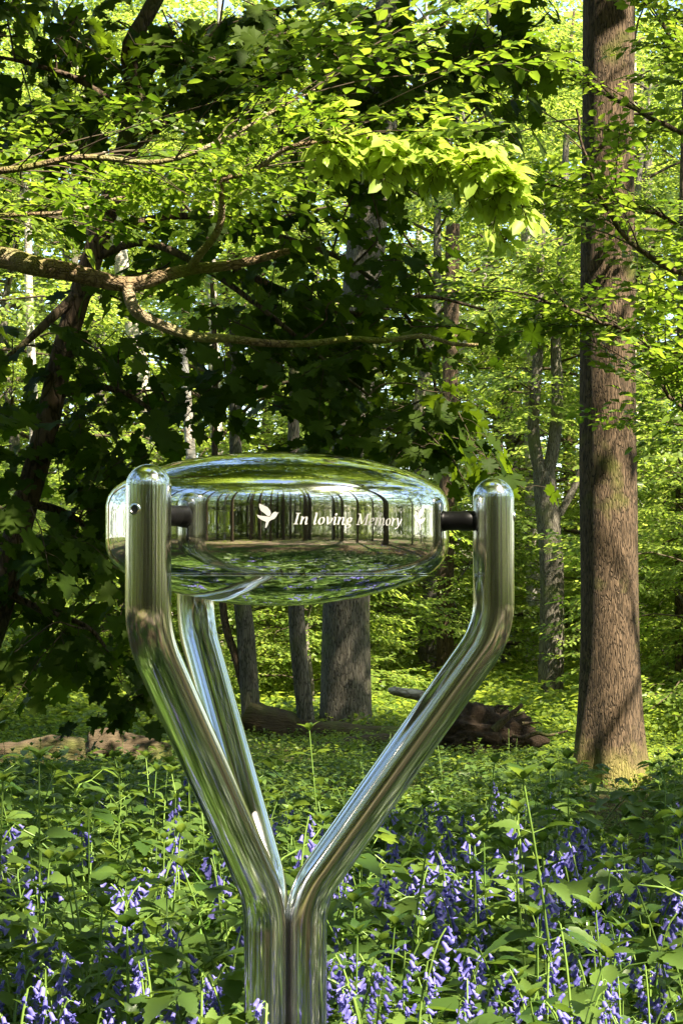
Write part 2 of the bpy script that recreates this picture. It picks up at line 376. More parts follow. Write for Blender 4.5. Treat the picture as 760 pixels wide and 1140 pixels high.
def maple_spray(seed, L=.45, leaf=.12, n=9):
    g = np.random.default_rng(seed); t = Tpl(); V, Fm = leaf_maple(); pos = []; dr = []
    for i in range(n):
        u = (i // 2 + .6) / (n // 2 + .6); p = np.array([L * u, 0, -.12 * u * u]); sg = 1 if i % 2 else -1
        pet = g.uniform(.05, .11); d = nrm([g.uniform(.3, 1), sg * g.uniform(.5, 1.1) if i < n - 1 else .1, g.uniform(-.3, .3)])
        q = p + d * pet; tv, tq = tube([p, (p + q) / 2 + [0, 0, .01], q], .0012, 3); t.add(tv, tq, 0, .5)
        pos.append(q); dr.append([d[0], d[1], g.uniform(-.9, -.1)])
    tv, tq = tube([[0, 0, 0], [L * .5, 0, -.03], [L, 0, -.12]], [.004, .003, .0015], 4); t.add(tv, tq, 0, .5)
    m = len(pos); R = rotm(np.array(dr), up=nrm(np.column_stack([g.normal(0, .35, m), g.normal(0, .35, m), np.ones(m)])))
    s = leaf * g.uniform(.6, 1.15, m); W, (A,) = inst(V, [Fm], np.array(pos), R, s)
    t.add(W, A, 1, np.repeat(np.clip(g.normal(.4, .25, m), 0, 1), len(Fm))); return t.done()

BEECH = [beech_spray(s) for s in range(5)]
BEECH_HI = [beech_spray(20 + s, L=.5, leaf=.062, hi=True) for s in range(4)]
BEECH_FAR = [beech_spray(40 + s, L=.75, leaf=.085, twigs=False) for s in range(3)]
MAPLE = [maple_spray(60 + s) for s in range(4)]

def scatter(mb, tpls, pos, fwd, sc=1.0, seed=0, roll=.25, tj=.15):
    g = np.random.default_rng(seed); pos = np.atleast_2d(pos); fwd = np.atleast_2d(fwd); k = g.integers(0, len(tpls), len(pos))
    R = rotm(nrm(fwd), roll=g.normal(0, roll, len(pos))); s = sc * g.uniform(.75, 1.25, len(pos)); dt = g.normal(0, tj, len(pos))
    for i, t in enumerate(tpls):
        q = k == i; t.place(mb, pos[q], R[q], s[q], dt[q])

# ------------------------------------------------------------------ generic trees
def make_tree_mesh(seed, H=8.0, r=.11, z0=.8, R0=2.2, nb=34, spb=17, tpls=BEECH, leafmat='leaf_far', bark='bark_grey', lean=.04):
    g = np.random.default_rng(seed)
    pts = [(0, 0, -.15)]
    for k in range(1, 6): pts.append((g.normal(0, lean * k), g.normal(0, lean * k), H * k / 5))
    path = catmull(pts, 26); u = np.linspace(0, 1, 26)
    tr = MB(); add_tube(tr, path, r * (1 - .85 * u), 12, rough=.12, seed=seed, flare=.35, flare_h=.35)
    cr = MB(); P_ = []; D_ = []
    for b in range(nb):
        h = z0 + (H - z0) * (b + g.uniform(0, 1)) / nb; i = min(int(h / H * 25), 24); o = path[i]
        az = b * 2.4 + g.normal(0, .3); fr = (h - z0) / (H - z0)
        l = R0 * (.55 + .75 * math.sin(math.pi * min(1, fr * .8 + .2))) * g.uniform(.6, 1.15); el = .25 + .5 * fr
        d = np.array([math.cos(az), math.sin(az), 0]); n = 7; q = np.linspace(0, 1, n)
        bp = o + np.outer(q * l, d) + np.column_stack([np.zeros(n), np.zeros(n), l * (el * q - .38 * q ** 2)]) + g.normal(0, .04, (n, 3)) * q[:, None]
        V, Q = tube(bp, np.linspace(max(.008, r * .32 * (1 - fr * .6)), .004, n), 5); cr.add(V, Q, 0)
        for s in range(spb):
            w = g.uniform(.22, 1.0) ** .8; x = w * (n - 1); i0 = min(int(x), n - 2); p = bp[i0] * (1 - x + i0) + bp[i0 + 1] * (x - i0)
            sg = 1 if s % 2 else -1; a2 = az + sg * g.uniform(.2, 1.25); off = g.uniform(0, .5) * (1.2 - w)
            dd = np.array([math.cos(a2), math.sin(a2), g.uniform(-.35, .25)])
            P_.append(p + dd * off + [0, 0, g.normal(0, .10)]); D_.append(dd)
    scatter(cr, tpls, np.array(P_), np.array(D_), 1.0, seed)
    return tr.mesh('trunk', [M[bark]]), cr.mesh('crown', [M['twig'], M[leafmat]])

TREES = [make_tree_mesh(100 + s, H=[8, 9.5, 7, 8.5][s], z0=[.6, 1.2, .4, 1.6][s], bark=['bark_grey', 'bark_pale', 'bark_grey', 'bark'][s]) for s in range(4)]
SHRUBS = [make_tree_mesh(200 + s, H=2.6, r=.03, z0=.1, R0=1.1, nb=16, spb=14) for s in range(3)]

def put_tree(kind, x, y, rz, sc, label, cat, group, name, dark=False):
    e = empty(name, (x, y, float(ground_z(x, y))), label, cat, group, rz, sc)
    link('trunk' if name != 'leafy_shrub' else 'stem', kind[0], e); c_ = link('crown' if name != 'leafy_shrub' else 'foliage', kind[1], e)
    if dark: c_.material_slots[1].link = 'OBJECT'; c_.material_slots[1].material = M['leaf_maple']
    return e

# ------------------------------------------------------------------ ground
def build_ground():
    xs = np.concatenate([-np.geomspace(140, 6, 40), np.linspace(-5.8, 5.8, 59), np.geomspace(6, 140, 40)])
    ys = np.concatenate([-np.geomspace(120, 2, 36), np.linspace(-1.8, 16, 90), np.geomspace(16.3, 220, 50)])
    X, Y = np.meshgrid(xs, ys); Z = ground_z(X, Y); V = np.stack([X, Y, Z], -1).reshape(-1, 3); n = len(xs)
    i = np.arange(len(ys) - 1)[:, None] * n; j = np.arange(n - 1)[None]
    mb = MB(); mb.add(V, np.stack([i + j, i + j + 1, i + n + j + 1, i + n + j], -1).reshape(-1, 4))
    tag(mb.build('ground', [M['ground']]), kind='structure')
build_ground()
def build_path():
    xs = np.linspace(-16, 16, 80); yc = -2.6 + .5 * np.sin(xs * .5); w_ = 1.5 + .2 * np.sin(xs * 1.3); mb = MB(); rows = []
    for k in np.linspace(-1, 1, 9): y = yc + k * w_; rows.append(np.column_stack([xs, y, ground_z(xs, y) + .012]))
    V = np.vstack(rows); n = len(xs); i = np.arange(8)[:, None] * n; j = np.arange(n - 1)[None]
    mb.add(V, np.stack([i + j, i + j + 1, i + n + j + 1, i + n + j], -1).reshape(-1, 4)); tag(mb.build('path', [M['path']]), kind='structure')
build_path()

# ------------------------------------------------------------------ the steel drum instrument
def build_instrument():
    C = P(312, 645, 2.6); cx, cy = C[0], C[1]
    root = empty('steel_drum_instrument', (cx, cy, 0), 'mirror polished steel drum held up by three bent steel posts among the bluebells', 'musical instrument')
    u = 2.6 / F                                        # metres per photo pixel at the drum
    zc = CAMH + 55 * u
    prof = [(0, 85), (50, 83.5), (100, 77), (140, 66), (160, 57.5), (173, 50), (181, 43.5), (185.8, 35.5), (188, 26), (188, 18), (188, 0), (188, -14), (186.5, -25), (182, -35), (175, -43), (167, -49)]
    prof2 = [(165, -51), (150, -58), (120, -68), (80, -77), (40, -83), (0, -85)]
    a = catmull(np.array([(p[0], 0, p[1]) for p in prof]), 60)[:, [0, 2]]; a[0, 0] = 0
    b = catmull(np.array([(p[0], 0, p[1]) for p in prof2]), 24)[:, [0, 2]]; b[-1, 0] = 0
    def lathe(pr, sides=160):
        an = np.linspace(0, 2 * np.pi, sides, endpoint=False); n = len(pr)
        V = np.stack([pr[:, 0][:, None] * np.cos(an) * u * 1.012, pr[:, 0][:, None] * np.sin(an) * u * 1.012, np.repeat(pr[:, 1][:, None] * u, sides, 1)], -1).reshape(-1, 3)
        i = np.arange(n - 1)[:, None] * sides; j = np.arange(sides)[None]; j2 = (j + 1) % sides
        return V, np.stack([i + j, i + sides + j, i + sides + j2, i + j2], -1).reshape(-1, 4)
    def L_(name, pr, mat):
        mb = MB(); V, Q = lathe(pr); mb.add(V, Q); o = mb.build(name, [mat], root); o.location = (-3 * u, 0, zc)
        bm = bmesh.new(); bm.from_mesh(o.data); bmesh.ops.remove_doubles(bm, verts=bm.verts, dist=1e-6); bmesh.ops.recalc_face_normals(bm, faces=bm.faces); bm.to_mesh(o.data); bm.free()
        return o
    shell = L_('drum_shell', a, M['steel'])
    L_('drum_base', b, M['steel'])
    L_('seam_ring', np.array([(164, -50.6), (166.6, -50.1), (167.4, -50.7), (167.2, -51.4), (165.8, -51.8), (164, -51.6)]), M['steel'])
    # three bent posts
    R0, R1 = .0375, .308; zl, zu = .544, .927; rt = .030
    angs = [rad(-2), rad(-122), rad(118)]
    for k, an in enumerate(angs):
        d = np.array([math.cos(an), math.sin(an)])
        def fil(A, B, C_, r, n=18):
            A, B, C_ = map(np.array, (A, B, C_)); e1 = nrm(A - B); e2 = nrm(C_ - B); th = math.acos(np.clip(e1.dot(e2), -1, 1)); tl = r / math.tan(th / 2)
            ce = B + nrm(e1 + e2) * r / math.sin(th / 2); s = B + e1 * tl; t_ = B + e2 * tl
            a0 = math.atan2(*(s - ce)[::-1]); a1 = math.atan2(*(t_ - ce)[::-1]); da = (a1 - a0 + math.pi) % (2 * math.pi) - math.pi
            return [ce + r * np.array([math.cos(a0 + da * q), math.sin(a0 + da * q)]) for q in np.linspace(0, 1, n)]
        zt = 1.147 + (.004 if k == 1 else 0) - rt
        pl = [np.array([R0, -.05])] + [np.array([R0, z]) for z in np.linspace(.05, .42, 5)] + fil((R0, 0), (R0, zl), (R1, zu), .13) + [np.array([R0 + (R1 - R0) * q, zl + (zu - zl) * q]) for q in (.3, .4, .5, .6, .7)] + fil((R0, zl), (R1, zu), (R1, 1.1), .13) + [np.array([R1, z]) for z in np.linspace(1.01, zt, 5)]
        path = np.array([[p[0] * d[0], p[0] * d[1], p[1]] for p in pl]); rr = [rt] * len(path)
        for q in np.linspace(0.08, 1, 12):
            path = np.vstack([path, [R1 * d[0], R1 * d[1], zt + rt * math.sin(q * math.pi / 2)]]); rr.append(max(rt * math.cos(q * math.pi / 2), .0004))
        mb = MB(); add_tube(mb, path, rr, 48)
        post = mb.build('post', [M['steel_tube']], root)
        # rubber peg from post to drum
        pz = zc + 10 * u; mb = MB(); pr = 11.2 * u
        q = [np.array([r * d[0], r * d[1], pz]) for r in (.235, .262, .264, .276, .278, .30)]
        add_tube(mb, q, [pr * .95, pr * .95, pr, pr, pr * .93, pr * .93], 28, )
        mb.build('rubber_peg', [M['rubber']], root)
        # fixing screw through the outer face of the post
        o = np.array([R1 * d[0], R1 * d[1], pz + .006]); dn = np.array([d[0], d[1], 0])
        if k == 1: dn = nrm(np.array([-.50, -.90, 0]))
        mb = MB(); pth = [o + dn * (rt + x) for x in (-.003, .0008, .0012, .0012, .0002)]
        V, Q = tube(np.array([o + dn * (rt - .003), o + dn * (rt + .0006), o + dn * (rt + .0013), o + dn * (rt + .0016)]), [.0082, .0082, .0074, .0058], 24); mb.add(V, Q)
        V, Q = tube(np.array([o + dn * (rt + .0016), o + dn * (rt + .0004)]), [.0058, .005], 24); mb.add(V, Q)
        s = mb.build('screw', [M['screw']], post)
        mb = MB(); add_tube(mb, np.array([o + dn * (rt - .002), o + dn * (rt + .0008)]), [.0056, .0054], 20); mb.build('screw_socket', [M['dark_hole']], post)
    # engraved lettering on the drum band: italic serif strokes wrapped on the cylinder
    Rr = 188.15 * u * 1.012; thc = rad(25.4)
    class Ink:
        def __init__(s): s.bm = bmesh.new(); s.k = 0
        def poly(s, pts):
            s.k += 1; eps = .00015 + .00004 * (s.k % 6)
            p = np.asarray(pts, float); b = bmesh.new(); vs = [b.verts.new((x, y, 0)) for x, y in p]
            f = b.faces.new(vs); bmesh.ops.triangulate(b, faces=[f])
            bmesh.ops.subdivide_edges(b, edges=[e for e in b.edges if e.calc_length() > .004], cuts=1)
            mp = {}
            for v in b.verts:
                th = thc + v.co.x / Rr; mp[v.index if False else v] = s.bm.verts.new(((Rr + eps) * math.sin(th), -(Rr + eps) * math.cos(th), v.co.y))
            for f in b.faces:
                try: s.bm.faces.new([mp[v] for v in f.verts])
                except ValueError: pass
            b.free()
        def obj(s, name):
            me = bpy.data.meshes.new(name); bmesh.ops.recalc_face_normals(s.bm, faces=s.bm.faces); s.bm.to_mesh(me); me.materials.append(M['etch']); o = link(name, me, shell, (0, 0, 0)); return o
    em = .0178 / .70; SL = .26; thick = .125; thin = .028
    class Glyph:
        def __init__(s, ink, x0, y0): s.i = ink; s.x = x0; s.y = y0
        def T(s, p): p = np.asarray(p, float); return np.column_stack([s.x + (p[:, 0] + SL * p[:, 1]) * em, s.y + p[:, 1] * em])
        def stroke(s, pts, w0=None, nib=True):
            p = catmull(np.array([(a_, b_, 0) for a_, b_ in pts]), max(2, 5 * len(pts)))[:, :2] if len(pts) > 2 else np.array(pts, float)
            t = nrm(np.gradient(p, axis=0)); ang = np.arctan2(t[:, 1], t[:, 0]); w = thin + (thick - thin) * np.abs(np.sin(ang - rad(15))) ** 1.4 if nib else np.full(len(p), w0)
            if w0 and nib: w = w * w0
            n = np.column_stack([-t[:, 1], t[:, 0]]); A = s.T(p + n * w[:, None] / 2); B = s.T(p - n * w[:, None] / 2)
            for q in range(len(p) - 1): s.i.poly([A[q], A[q + 1], B[q + 1], B[q]])
        def ser(s, x, y, w=.15): s.stroke([(x - w, y), (x + w, y)], .04, nib=False)
    adv = {'I': .40, 'n': .56, 'l': .29, 'o': .50, 'v': .47, 'i': .29, 'g': .50, 'M': .86, 'e': .44, 'm': .82, 'r': .42, 'y': .46, ' ': .24}
    def draw(c, G):
        xh = .46
        if c == 'I': G.stroke([(.16, .02), (.16, .68)]); G.ser(.16, .02); G.ser(.16, .68)
        elif c == 'l': G.stroke([(.10, .70), (.10, .08)]); G.stroke([(.10, .10), (.14, .0), (.24, .07)], .8); G.ser(.07, .70, .08)
        elif c == 'i': G.stroke([(.10, xh), (.10, .08)]); G.stroke([(.10, .10), (.14, .0), (.24, .07)], .8); G.ser(.05, xh, .07); G.i.poly(G.T([(.10 + .075 * math.cos(q), .63 + .075 * math.sin(q)) for q in np.linspace(0, 6.0, 10)]))
        elif c in 'nm':
            G.stroke([(.08, xh), (.08, .0)]); G.ser(.03, xh, .07)
            G.stroke([(.10, .26), (.20, .42), (.31, .44), (.36, .34), (.36, .08)]); 
            if c == 'm': G.stroke([(.38, .26), (.47, .42), (.58, .44), (.64, .34), (.64, .08)]); G.stroke([(.64, .10), (.68, .0), (.77, .07)], .8); G.stroke([(.36, .12), (.36, .0)])
            else: G.stroke([(.36, .10), (.40, .0), (.49, .07)], .8)
        elif c == 'o': G.stroke([(.22 + .155 * math.cos(q), .225 + .205 * math.sin(q)) for q in np.linspace(0, 2 * math.pi, 11)])
        elif c == 'v': G.stroke([(.06, xh), (.18, .02)]); G.stroke([(.18, .02), (.36, .22), (.38, .42)], .75); G.ser(.05, xh, .07)
        elif c == 'g':
            G.stroke([(.21 + .125 * math.cos(q), .30 + .14 * math.sin(q)) for q in np.linspace(0, 2 * math.pi, 10)]); G.stroke([(.32, .38), (.44, .42)], .6)
            G.stroke([(.14, .18), (.08, .10), (.20, .04), (.34, -.02), (.34, -.12), (.18, -.20), (.04, -.14), (.08, -.04), (.20, .04)], .75)
        elif c == 'e': G.stroke([(.10, .22), (.24, .24), (.33, .34), (.24, .44), (.10, .34), (.06, .18), (.14, .02), (.34, .09)], .95)
        elif c == 'r': G.stroke([(.08, xh), (.08, .0)]); G.stroke([(.10, .24), (.20, .40), (.33, .42)], 1.1); G.ser(.03, xh, .07)
        elif c == 'y': G.stroke([(.05, xh), (.18, .04)]); G.stroke([(.38, .44), (.34, .24), (.18, -.08), (.04, -.20), (-.04, -.14)], .8); G.ser(.04, xh, .07)
        elif c == 'M': G.stroke([(.12, .02), (.12, .68)], .45); G.stroke([(.12, .68), (.36, .06)]); G.stroke([(.36, .06), (.66, .68)], .4); G.stroke([(.66, .68), (.66, .02)]); G.ser(.12, .02, .11); G.ser(.66, .02, .14); G.ser(.08, .68, .1); G.ser(.70, .68, .1)
    txt = 'In loving Memory'; tot = sum(adv[c] for c in txt) * em; target = rad(37.5) * Rr; em *= target / tot
    base_y = 0.5 * u; x = -target / 2; ink = Ink()
    for c in txt:
        if c != ' ': draw(c, Glyph(ink, x, base_y))
        x += adv[c] * em
    ink.obj('inscription')
    dove = [[(.62, .28), (.70, .42), (.80, .52), (.90, .56), (1.0, .50), (1.10, .52), (1.02, .44), (.96, .30), (.84, .16), (.66, .10), (.56, .02), (.50, -.14), (.42, -.30), (.34, -.34), (.36, -.16), (.40, .0), (.30, .04), (.12, .12), (-.04, .24), (-.12, .40), (.06, .34), (.24, .32), (.44, .30)],
            [(.46, .33), (.34, .44), (.10, .62), (.02, .82), (.02, 1.0), (.22, .92), (.48, .80), (.62, .62), (.66, .44), (.60, .32)]]
    for sgn, th in ((1, -26.4), (-1, 28.0)):
        ink = Ink(); s = .024
        for p in dove: ink.poly([(rad(th) * Rr + sgn * (a_ - .48) * s, 9 * u + (b_ - .33) * s) for a_, b_ in p][::sgn])
        ink.obj('dove_emblem')
    return cx, cy
CX, CY = build_instrument()

# ------------------------------------------------------------------ named woodland trees built from the photograph
def px_path(pts, Y, n=None):
    q = np.array([P(p[0], p[1], p[2] if len(p) > 2 else Y) for p in pts])
    return catmull(q, n or 6 * len(pts))

def proj(q):
    q = np.atleast_2d(q) - [0, 0, CAMH]; c, s_ = math.cos(PITCH), math.sin(PITCH)
    dep = q[:, 1] * c + q[:, 2] * s_; up = -q[:, 1] * s_ + q[:, 2] * c
    return 380 + F * q[:, 0] / dep, 570 - F * up / dep

def crown_ellipsoids(mb, tpls, blobs, Y, seed, sc=1.0, tilt=-.25, n_per=None, origin_az=None):
    """blobs: (px, py, rx, ry, count[, Y, depth])"""
    g = np.random.default_rng(seed); PP = []; DD = []
    for b in blobs:
        Yb = b[5] if len(b) > 5 else Y; dp = b[6] if len(b) > 6 else .5
        for _ in range(b[4]):
            v = nrm(g.normal(size=3)) * g.uniform(0, 1) ** (1 / 2.2)
            PP.append(P(b[0] + v[0] * b[2], b[1] + v[1] * b[3], Yb + v[2] * dp)); az = g.uniform(0, 6.28) if origin_az is None else origin_az + g.normal(0, .8)
            DD.append([math.cos(az), math.sin(az), tilt + g.normal(0, .25)])
    scatter(mb, tpls, np.array(PP), np.array(DD), sc, seed)
    return np.array(PP)

def twigs_to(mb, pts, anchors, r=.006, seed=0, frac=.25, mat=0):
    """thin branches from anchor path points to leaf sprays so foliage hangs from wood"""
    g = np.random.default_rng(seed); anchors = np.asarray(anchors)
    sel = g.random(len(pts)) < frac
    for p in pts[sel]:
        d = np.linalg.norm(anchors - p, axis=1) - (anchors[:, 2] > p[2]) * .0; a = anchors[int(np.argmin(d))]
        L = np.linalg.norm(p - a)
        if L < .08: continue
        m1 = a * .66 + p * .34 + g.normal(0, .06 * L, 3) + [0, 0, .08 * L]; m2 = a * .33 + p * .67 + g.normal(0, .05 * L, 3) + [0, 0, .08 * L]
        add_tube(mb, catmull(np.array([a, m1, m2, p]), 9), np.linspace(min(r * (0.5 + L), r * 1.6), .0025, 9), 5, mat, capped=False)

# 1 big brown trunk on the right
Y = 9.5
e = empty('mature_tree', P(680, 885, Y) * [1, 1, 0] + [0, 0, P(0, 885, Y)[2] + .0], 'thick brown trunked tree on the right with a sunlit mossy foot', 'tree'); o0 = np.array(e.location)
pp = px_path([(679, 905), (679, 880), (678, 800), (677, 600), (676, 400), (676, 200), (677, 0), (677, -400), (680, -900), (690, -1500)], Y, 90)
w = np.interp(np.linspace(0, 1, 90), [0, .12, .35, 1], [34, 32, 29.0, 22]) * Y / F
tr = MB(); add_tube(tr, pp, w, 40, rough=.045, seed=3, flare=.42, flare_h=.26)
tr.build('trunk', [M['bark_foot']], e, o0)
cr = MB(); g = np.random.default_rng(5); PP = []; DD = []
for k in range(26):
    h = g.uniform(5.5, 10.5); az = k * 2.4; l = g.uniform(1.2, 2.6); b = np.array([pp[-1][0], Y, min(h, pp[-1][2])]); d = np.array([math.cos(az), math.sin(az), .25])
    add_tube(cr, catmull(np.array([b, b + d * l * .5 + [0, 0, .15], b + d * l]), 8), np.linspace(.05, .008, 8), 6, capped=False)
    for q in range(16): u_ = g.uniform(.35, 1.05); PP.append(b + d * l * u_ + g.normal(0, .28, 3)); DD.append([math.cos(az + g.normal(0, .9)), math.sin(az + g.normal(0, .9)), -.1])
scatter(cr, BEECH, PP, DD, 1.1, 5)
cr.build('crown', [M['twig'], M['leaf_far']], e, o0)

# 2 beech with layered twigs hanging in front of the trunk on the right (its stem stands outside the picture)
Y = 8.3
e = empty('beech_tree', [*P(905, 900, Y)[:2], float(ground_z(P(905, 900, Y)[0], Y))], 'beech reaching thin dark layered branches in from the right edge across the thick brown trunk', 'tree'); o0 = np.array(e.location)
stem = px_path([(905, 925), (900, 700), (895, 400), (888, 100), (880, -250), (870, -600)], Y, 40)
tr = MB(); add_tube(tr, stem, np.linspace(.085, .03, 40), 14, rough=.1, seed=8, flare=.3)
limbs = [[(893, 330), (830, 275), (760, 252), (715, 232), (660, 218), (620, 206), (588, 204)],
         [(897, 480), (830, 440), (760, 400), (700, 370), (640, 345), (590, 330)],
         [(890, 180), (840, 150), (790, 110), (755, 60), (733, 15)],
         [(895, 390), (830, 350), (770, 310), (720, 285), (680, 240), (650, 170), (640, 120)],
         [(890, 250), (820, 190), (760, 150), (700, 120), (650, 90), (600, 70), (560, 60)],
         [(900, 560), (840, 520), (780, 470), (735, 430), (715, 370)]]
cr = MB(); PP = []; DD = []; g = np.random.default_rng(12)
for li, l in enumerate(limbs):
    lp = px_path([(a, b, Y - .25 * i / 6 * (1 if li % 2 else -1)) for i, (a, b) in enumerate(l)], Y, 26); lp = lp + g.normal(0, .006, lp.shape)
    add_tube(tr, lp, np.linspace(.020, .005, 26), 7, capped=False)
    for i in range(3, 26):
        for sgn in (1, -1):
            if g.random() < .36:
                t = nrm(lp[min(i + 1, 25)] - lp[i - 1]); sd = nrm(np.cross(t, [0, 0, 1])) * sgn; d = nrm(t * .6 + sd * .8 + [0, 0, g.uniform(-.15, .1)]); L = g.uniform(.1, .55)
                q = lp[i] + d * L; add_tube(cr, catmull(np.array([lp[i], lp[i] + d * L * .5 + [0, 0, .02], q]), 5), np.linspace(.005, .002, 5), 4, capped=False)
                PP.append(q - d * .1); DD.append(d)
                PP.append(lp[i] + d * L * .4); DD.append(nrm(d + [0, 0, g.uniform(-.2, .2)]))
scatter(cr, BEECH_HI, PP, DD, .8, 13)
tr.build('trunk', [M['bark_dark']], e, o0); cr.build('crown', [M['twig'], M['leaf']], e, o0)

# 3 near beech whose mossy limb crosses the upper left; stem outside the picture on the left
Y = 5.0
e = empty('beech_tree', [*P(-330, 900, Y)[:2], float(ground_z(P(-330, 900, Y)[0], Y))], 'beech with mossy forked limb and sunlit leaves reaching in above the drum', 'tree'); o0 = np.array(e.location)
stem = px_path([(-330, 1080), (-325, 700), (-300, 350), (-270, 0), (-230, -400), (-180, -900), (-150, -1500)], Y, 50)
tr = MB(); add_tube(tr, stem, np.linspace(.14, .05, 50), 20, rough=.1, seed=9, flare=.35)
L1 = px_path([(-300, 360), (-180, 310), (-60, 285), (0, 286), (40, 296), (80, 303), (120, 313), (150, 316), (185, 306), (215, 299), (250, 296), (285, 289), (322, 279)], Y, 60)
s1 = np.interp(np.linspace(0, 1, 60), [0, .3, .5, .72, 1], [44, 32, 25, 17, 7]); tr_l = MB()
add_tube(tr_l, L1, s1 * .5 * Y / F, 16, rough=.14, seed=21)
L2 = px_path([(143, 312, Y), (144, 330, Y - .02), (152, 347, Y - .04), (168, 357), (190, 366), (220, 375), (255, 377), (300, 382), (345, 382), (390, 377), (430, 379), (470, 374), (505, 383), (532, 384)], Y, 60)
add_tube(tr_l, L2, np.interp(np.linspace(0, 1, 60), [0, .12, .4, 1], [15, 13, 9, 4]) * .5 * Y / F, 14, rough=.12, seed=22)
L3 = px_path([(211, 300, Y), (222, 283, Y - .05), (238, 264, Y - .08), (246, 245, Y - .1), (247, 215, Y - .12), (248, 200, Y - .14), (285, 188, Y - .15), (325, 163, Y - .2), (380, 158, Y - .2), (440, 163, Y - .2), (490, 168, Y - .2), (525, 178, Y - .2), (556, 200, Y - .2), (570, 236, Y - .2)], Y, 60)
add_tube(tr_l, L3, np.interp(np.linspace(0, 1, 60), [0, .2, .5, 1], [11, 7, 4.5, 2]) * .5 * Y / F, 10, rough=.1, seed=23)
L4 = px_path([(-290, 250, Y - .1), (-150, 190, Y - .3), (0, 190, Y - .3), (90, 175, Y - .3), (180, 180, Y - .3), (260, 150, Y - .3), (310, 120, Y - .3), (350, 100, Y - .2)], Y, 50)
add_tube(tr_l, L4, np.interp(np.linspace(0, 1, 50), [0, .5, 1], [20, 7, 3]) * .5 * Y / F, 8, rough=.1, seed=24)
L5 = px_path([(-300, 300, Y + .3), (-150, 250, Y + .5), (0, 240, Y + .5), (80, 235, Y + .5), (150, 215, Y + .5), (210, 200, Y + .4), (280, 205, Y + .3)], Y, 40)
add_tube(tr_l, L5, np.interp(np.linspace(0, 1, 40), [0, .5, 1], [18, 6, 3]) * .5 * Y / F, 8, rough=.1, seed=25)
cr = MB(); PP = []; DD = []; g = np.random.default_rng(15)
def dress(lp, i0, dens, lmin, lmax, down=0., tsc=1):
    n = len(lp)
    for i in range(i0, n - 1):
        for sgn in (1, -1):
            for _ in range(2):
                if g.random() < dens:
                    t = nrm(lp[i + 1] - lp[i - 1]); sd = nrm(np.cross(t, [0, 0, 1])) * sgn
                    d = nrm(t * g.uniform(.3, 1) + sd * g.uniform(.4, 1) + [0, 0, g.uniform(-.2, .35) - down]); L = g.uniform(lmin, lmax); q = lp[i] + d * L
                    if L > .12: add_tube(cr, catmull(np.array([lp[i], lp[i] + d * L * .5 + [0, 0, .015], q]), 5), np.linspace(.0022, .0012, 5), 4, capped=False)
                    PP.append(q); DD.append(d)
dress(L3[:33], 16, .34, .05, .4)
dress(L4, 16, .42, .05, .5); dress(L5, 12, .42, .05, .4)
PPa = np.array(PP); DDa = np.array(DD)
qx, qy = proj(PPa + DDa * .2); kk = (qy < np.interp(qx, [0, 300, 380, 480, 600], [262, 262, 250, 235, 235])); PPa = PPa[kk]; DDa = DDa[kk]
scatter(cr, BEECH_HI, PPa, DDa, .62, 16)
# terminal arch: leaves hanging densely along the tip of the sprig
PP = []; DD = []
for i in range(30, 60):
    for _ in range(3): PP.append(L3[i] + g.normal(0, .025, 3)); DD.append([g.normal(.3, .6), g.normal(-.2, .6), g.uniform(-1.2, .3)])
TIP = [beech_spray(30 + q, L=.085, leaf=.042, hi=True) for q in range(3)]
for q_ in TIP: q_.F = [(f_, 2 if m_ == 1 else m_, np.clip(t_ + .35, 0, 1)) for f_, m_, t_ in q_.F]  # brighter leaf colour and raised tint paint the arch as sunlit
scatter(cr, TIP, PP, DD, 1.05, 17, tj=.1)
# the light below is dappled by the overhead canopy added further down
tr.build('trunk', [M['bark_moss']], e, o0); tr_l.build('limb', [M['bark_moss']], e, o0)
cr.build('crown', [M['twig'], M['leaf'], M['leaf_sunlit']], e, o0)

# 4 leaning dark sycamore on the left with large lobed leaves
Y = 7.0
base = P(-95, 1005, Y)
e = empty('sycamore_tree', [base[0], Y, float(ground_z(base[0], Y))], 'dark sycamore leaning in from the lower left with large lobed leaves in shade', 'tree'); o0 = np.array(e.location)
T = px_path([(-98, 1010), (-45, 810), (0, 672), (22, 585), (48, 495), (66, 410), (88, 330), (118, 240), (140, 165), (150, 100), (144, 55), (172, 2), (230, -120), (300, -300), (360, -600)], Y, 90)
tr = MB(); add_tube(tr, T, np.interp(np.linspace(0, 1, 90), [0, .25, .5, .7, 1], [36, 29, 22, 14, 8]) * .5 * Y / F, 20, rough=.14, seed=31, flare=.3)
bpaths = [[(94, 322), (60, 352), (28, 382), (-20, 420)], [(152, 95), (172, 72), (195, 52), (240, 30), (300, 20)], [(100, 290), (160, 270), (230, 300), (300, 350), (360, 400), (410, 440)],
          [(130, 190), (200, 120), (280, 60), (370, 40), (450, 60)], [(60, 440), (110, 430), (160, 450), (190, 490)], [(30, 560), (70, 570), (110, 600), (125, 650)], [(145, 130), (90, 90), (30, 70), (-20, 60)],
          [(110, 260), (200, 240), (300, 260), (400, 300), (470, 380), (490, 470)], [(5, 660), (50, 680), (100, 700), (130, 740)], [(260, 300), (330, 330), (400, 350), (470, 330), (540, 345)]]
anch = [T[5:80]]
for k, b in enumerate(bpaths):
    lp = px_path([(x, y, Y + (.25 if k % 2 else -.2) * i / 3) for i, (x, y) in enumerate(b)], Y, 20); anch.append(lp)
    add_tube(tr, lp, np.linspace(.026 if k < 2 else .018, .005, 20), 8, capped=False, rough=.1, seed=32 + k)
anch = np.vstack(anch)
cr = MB()
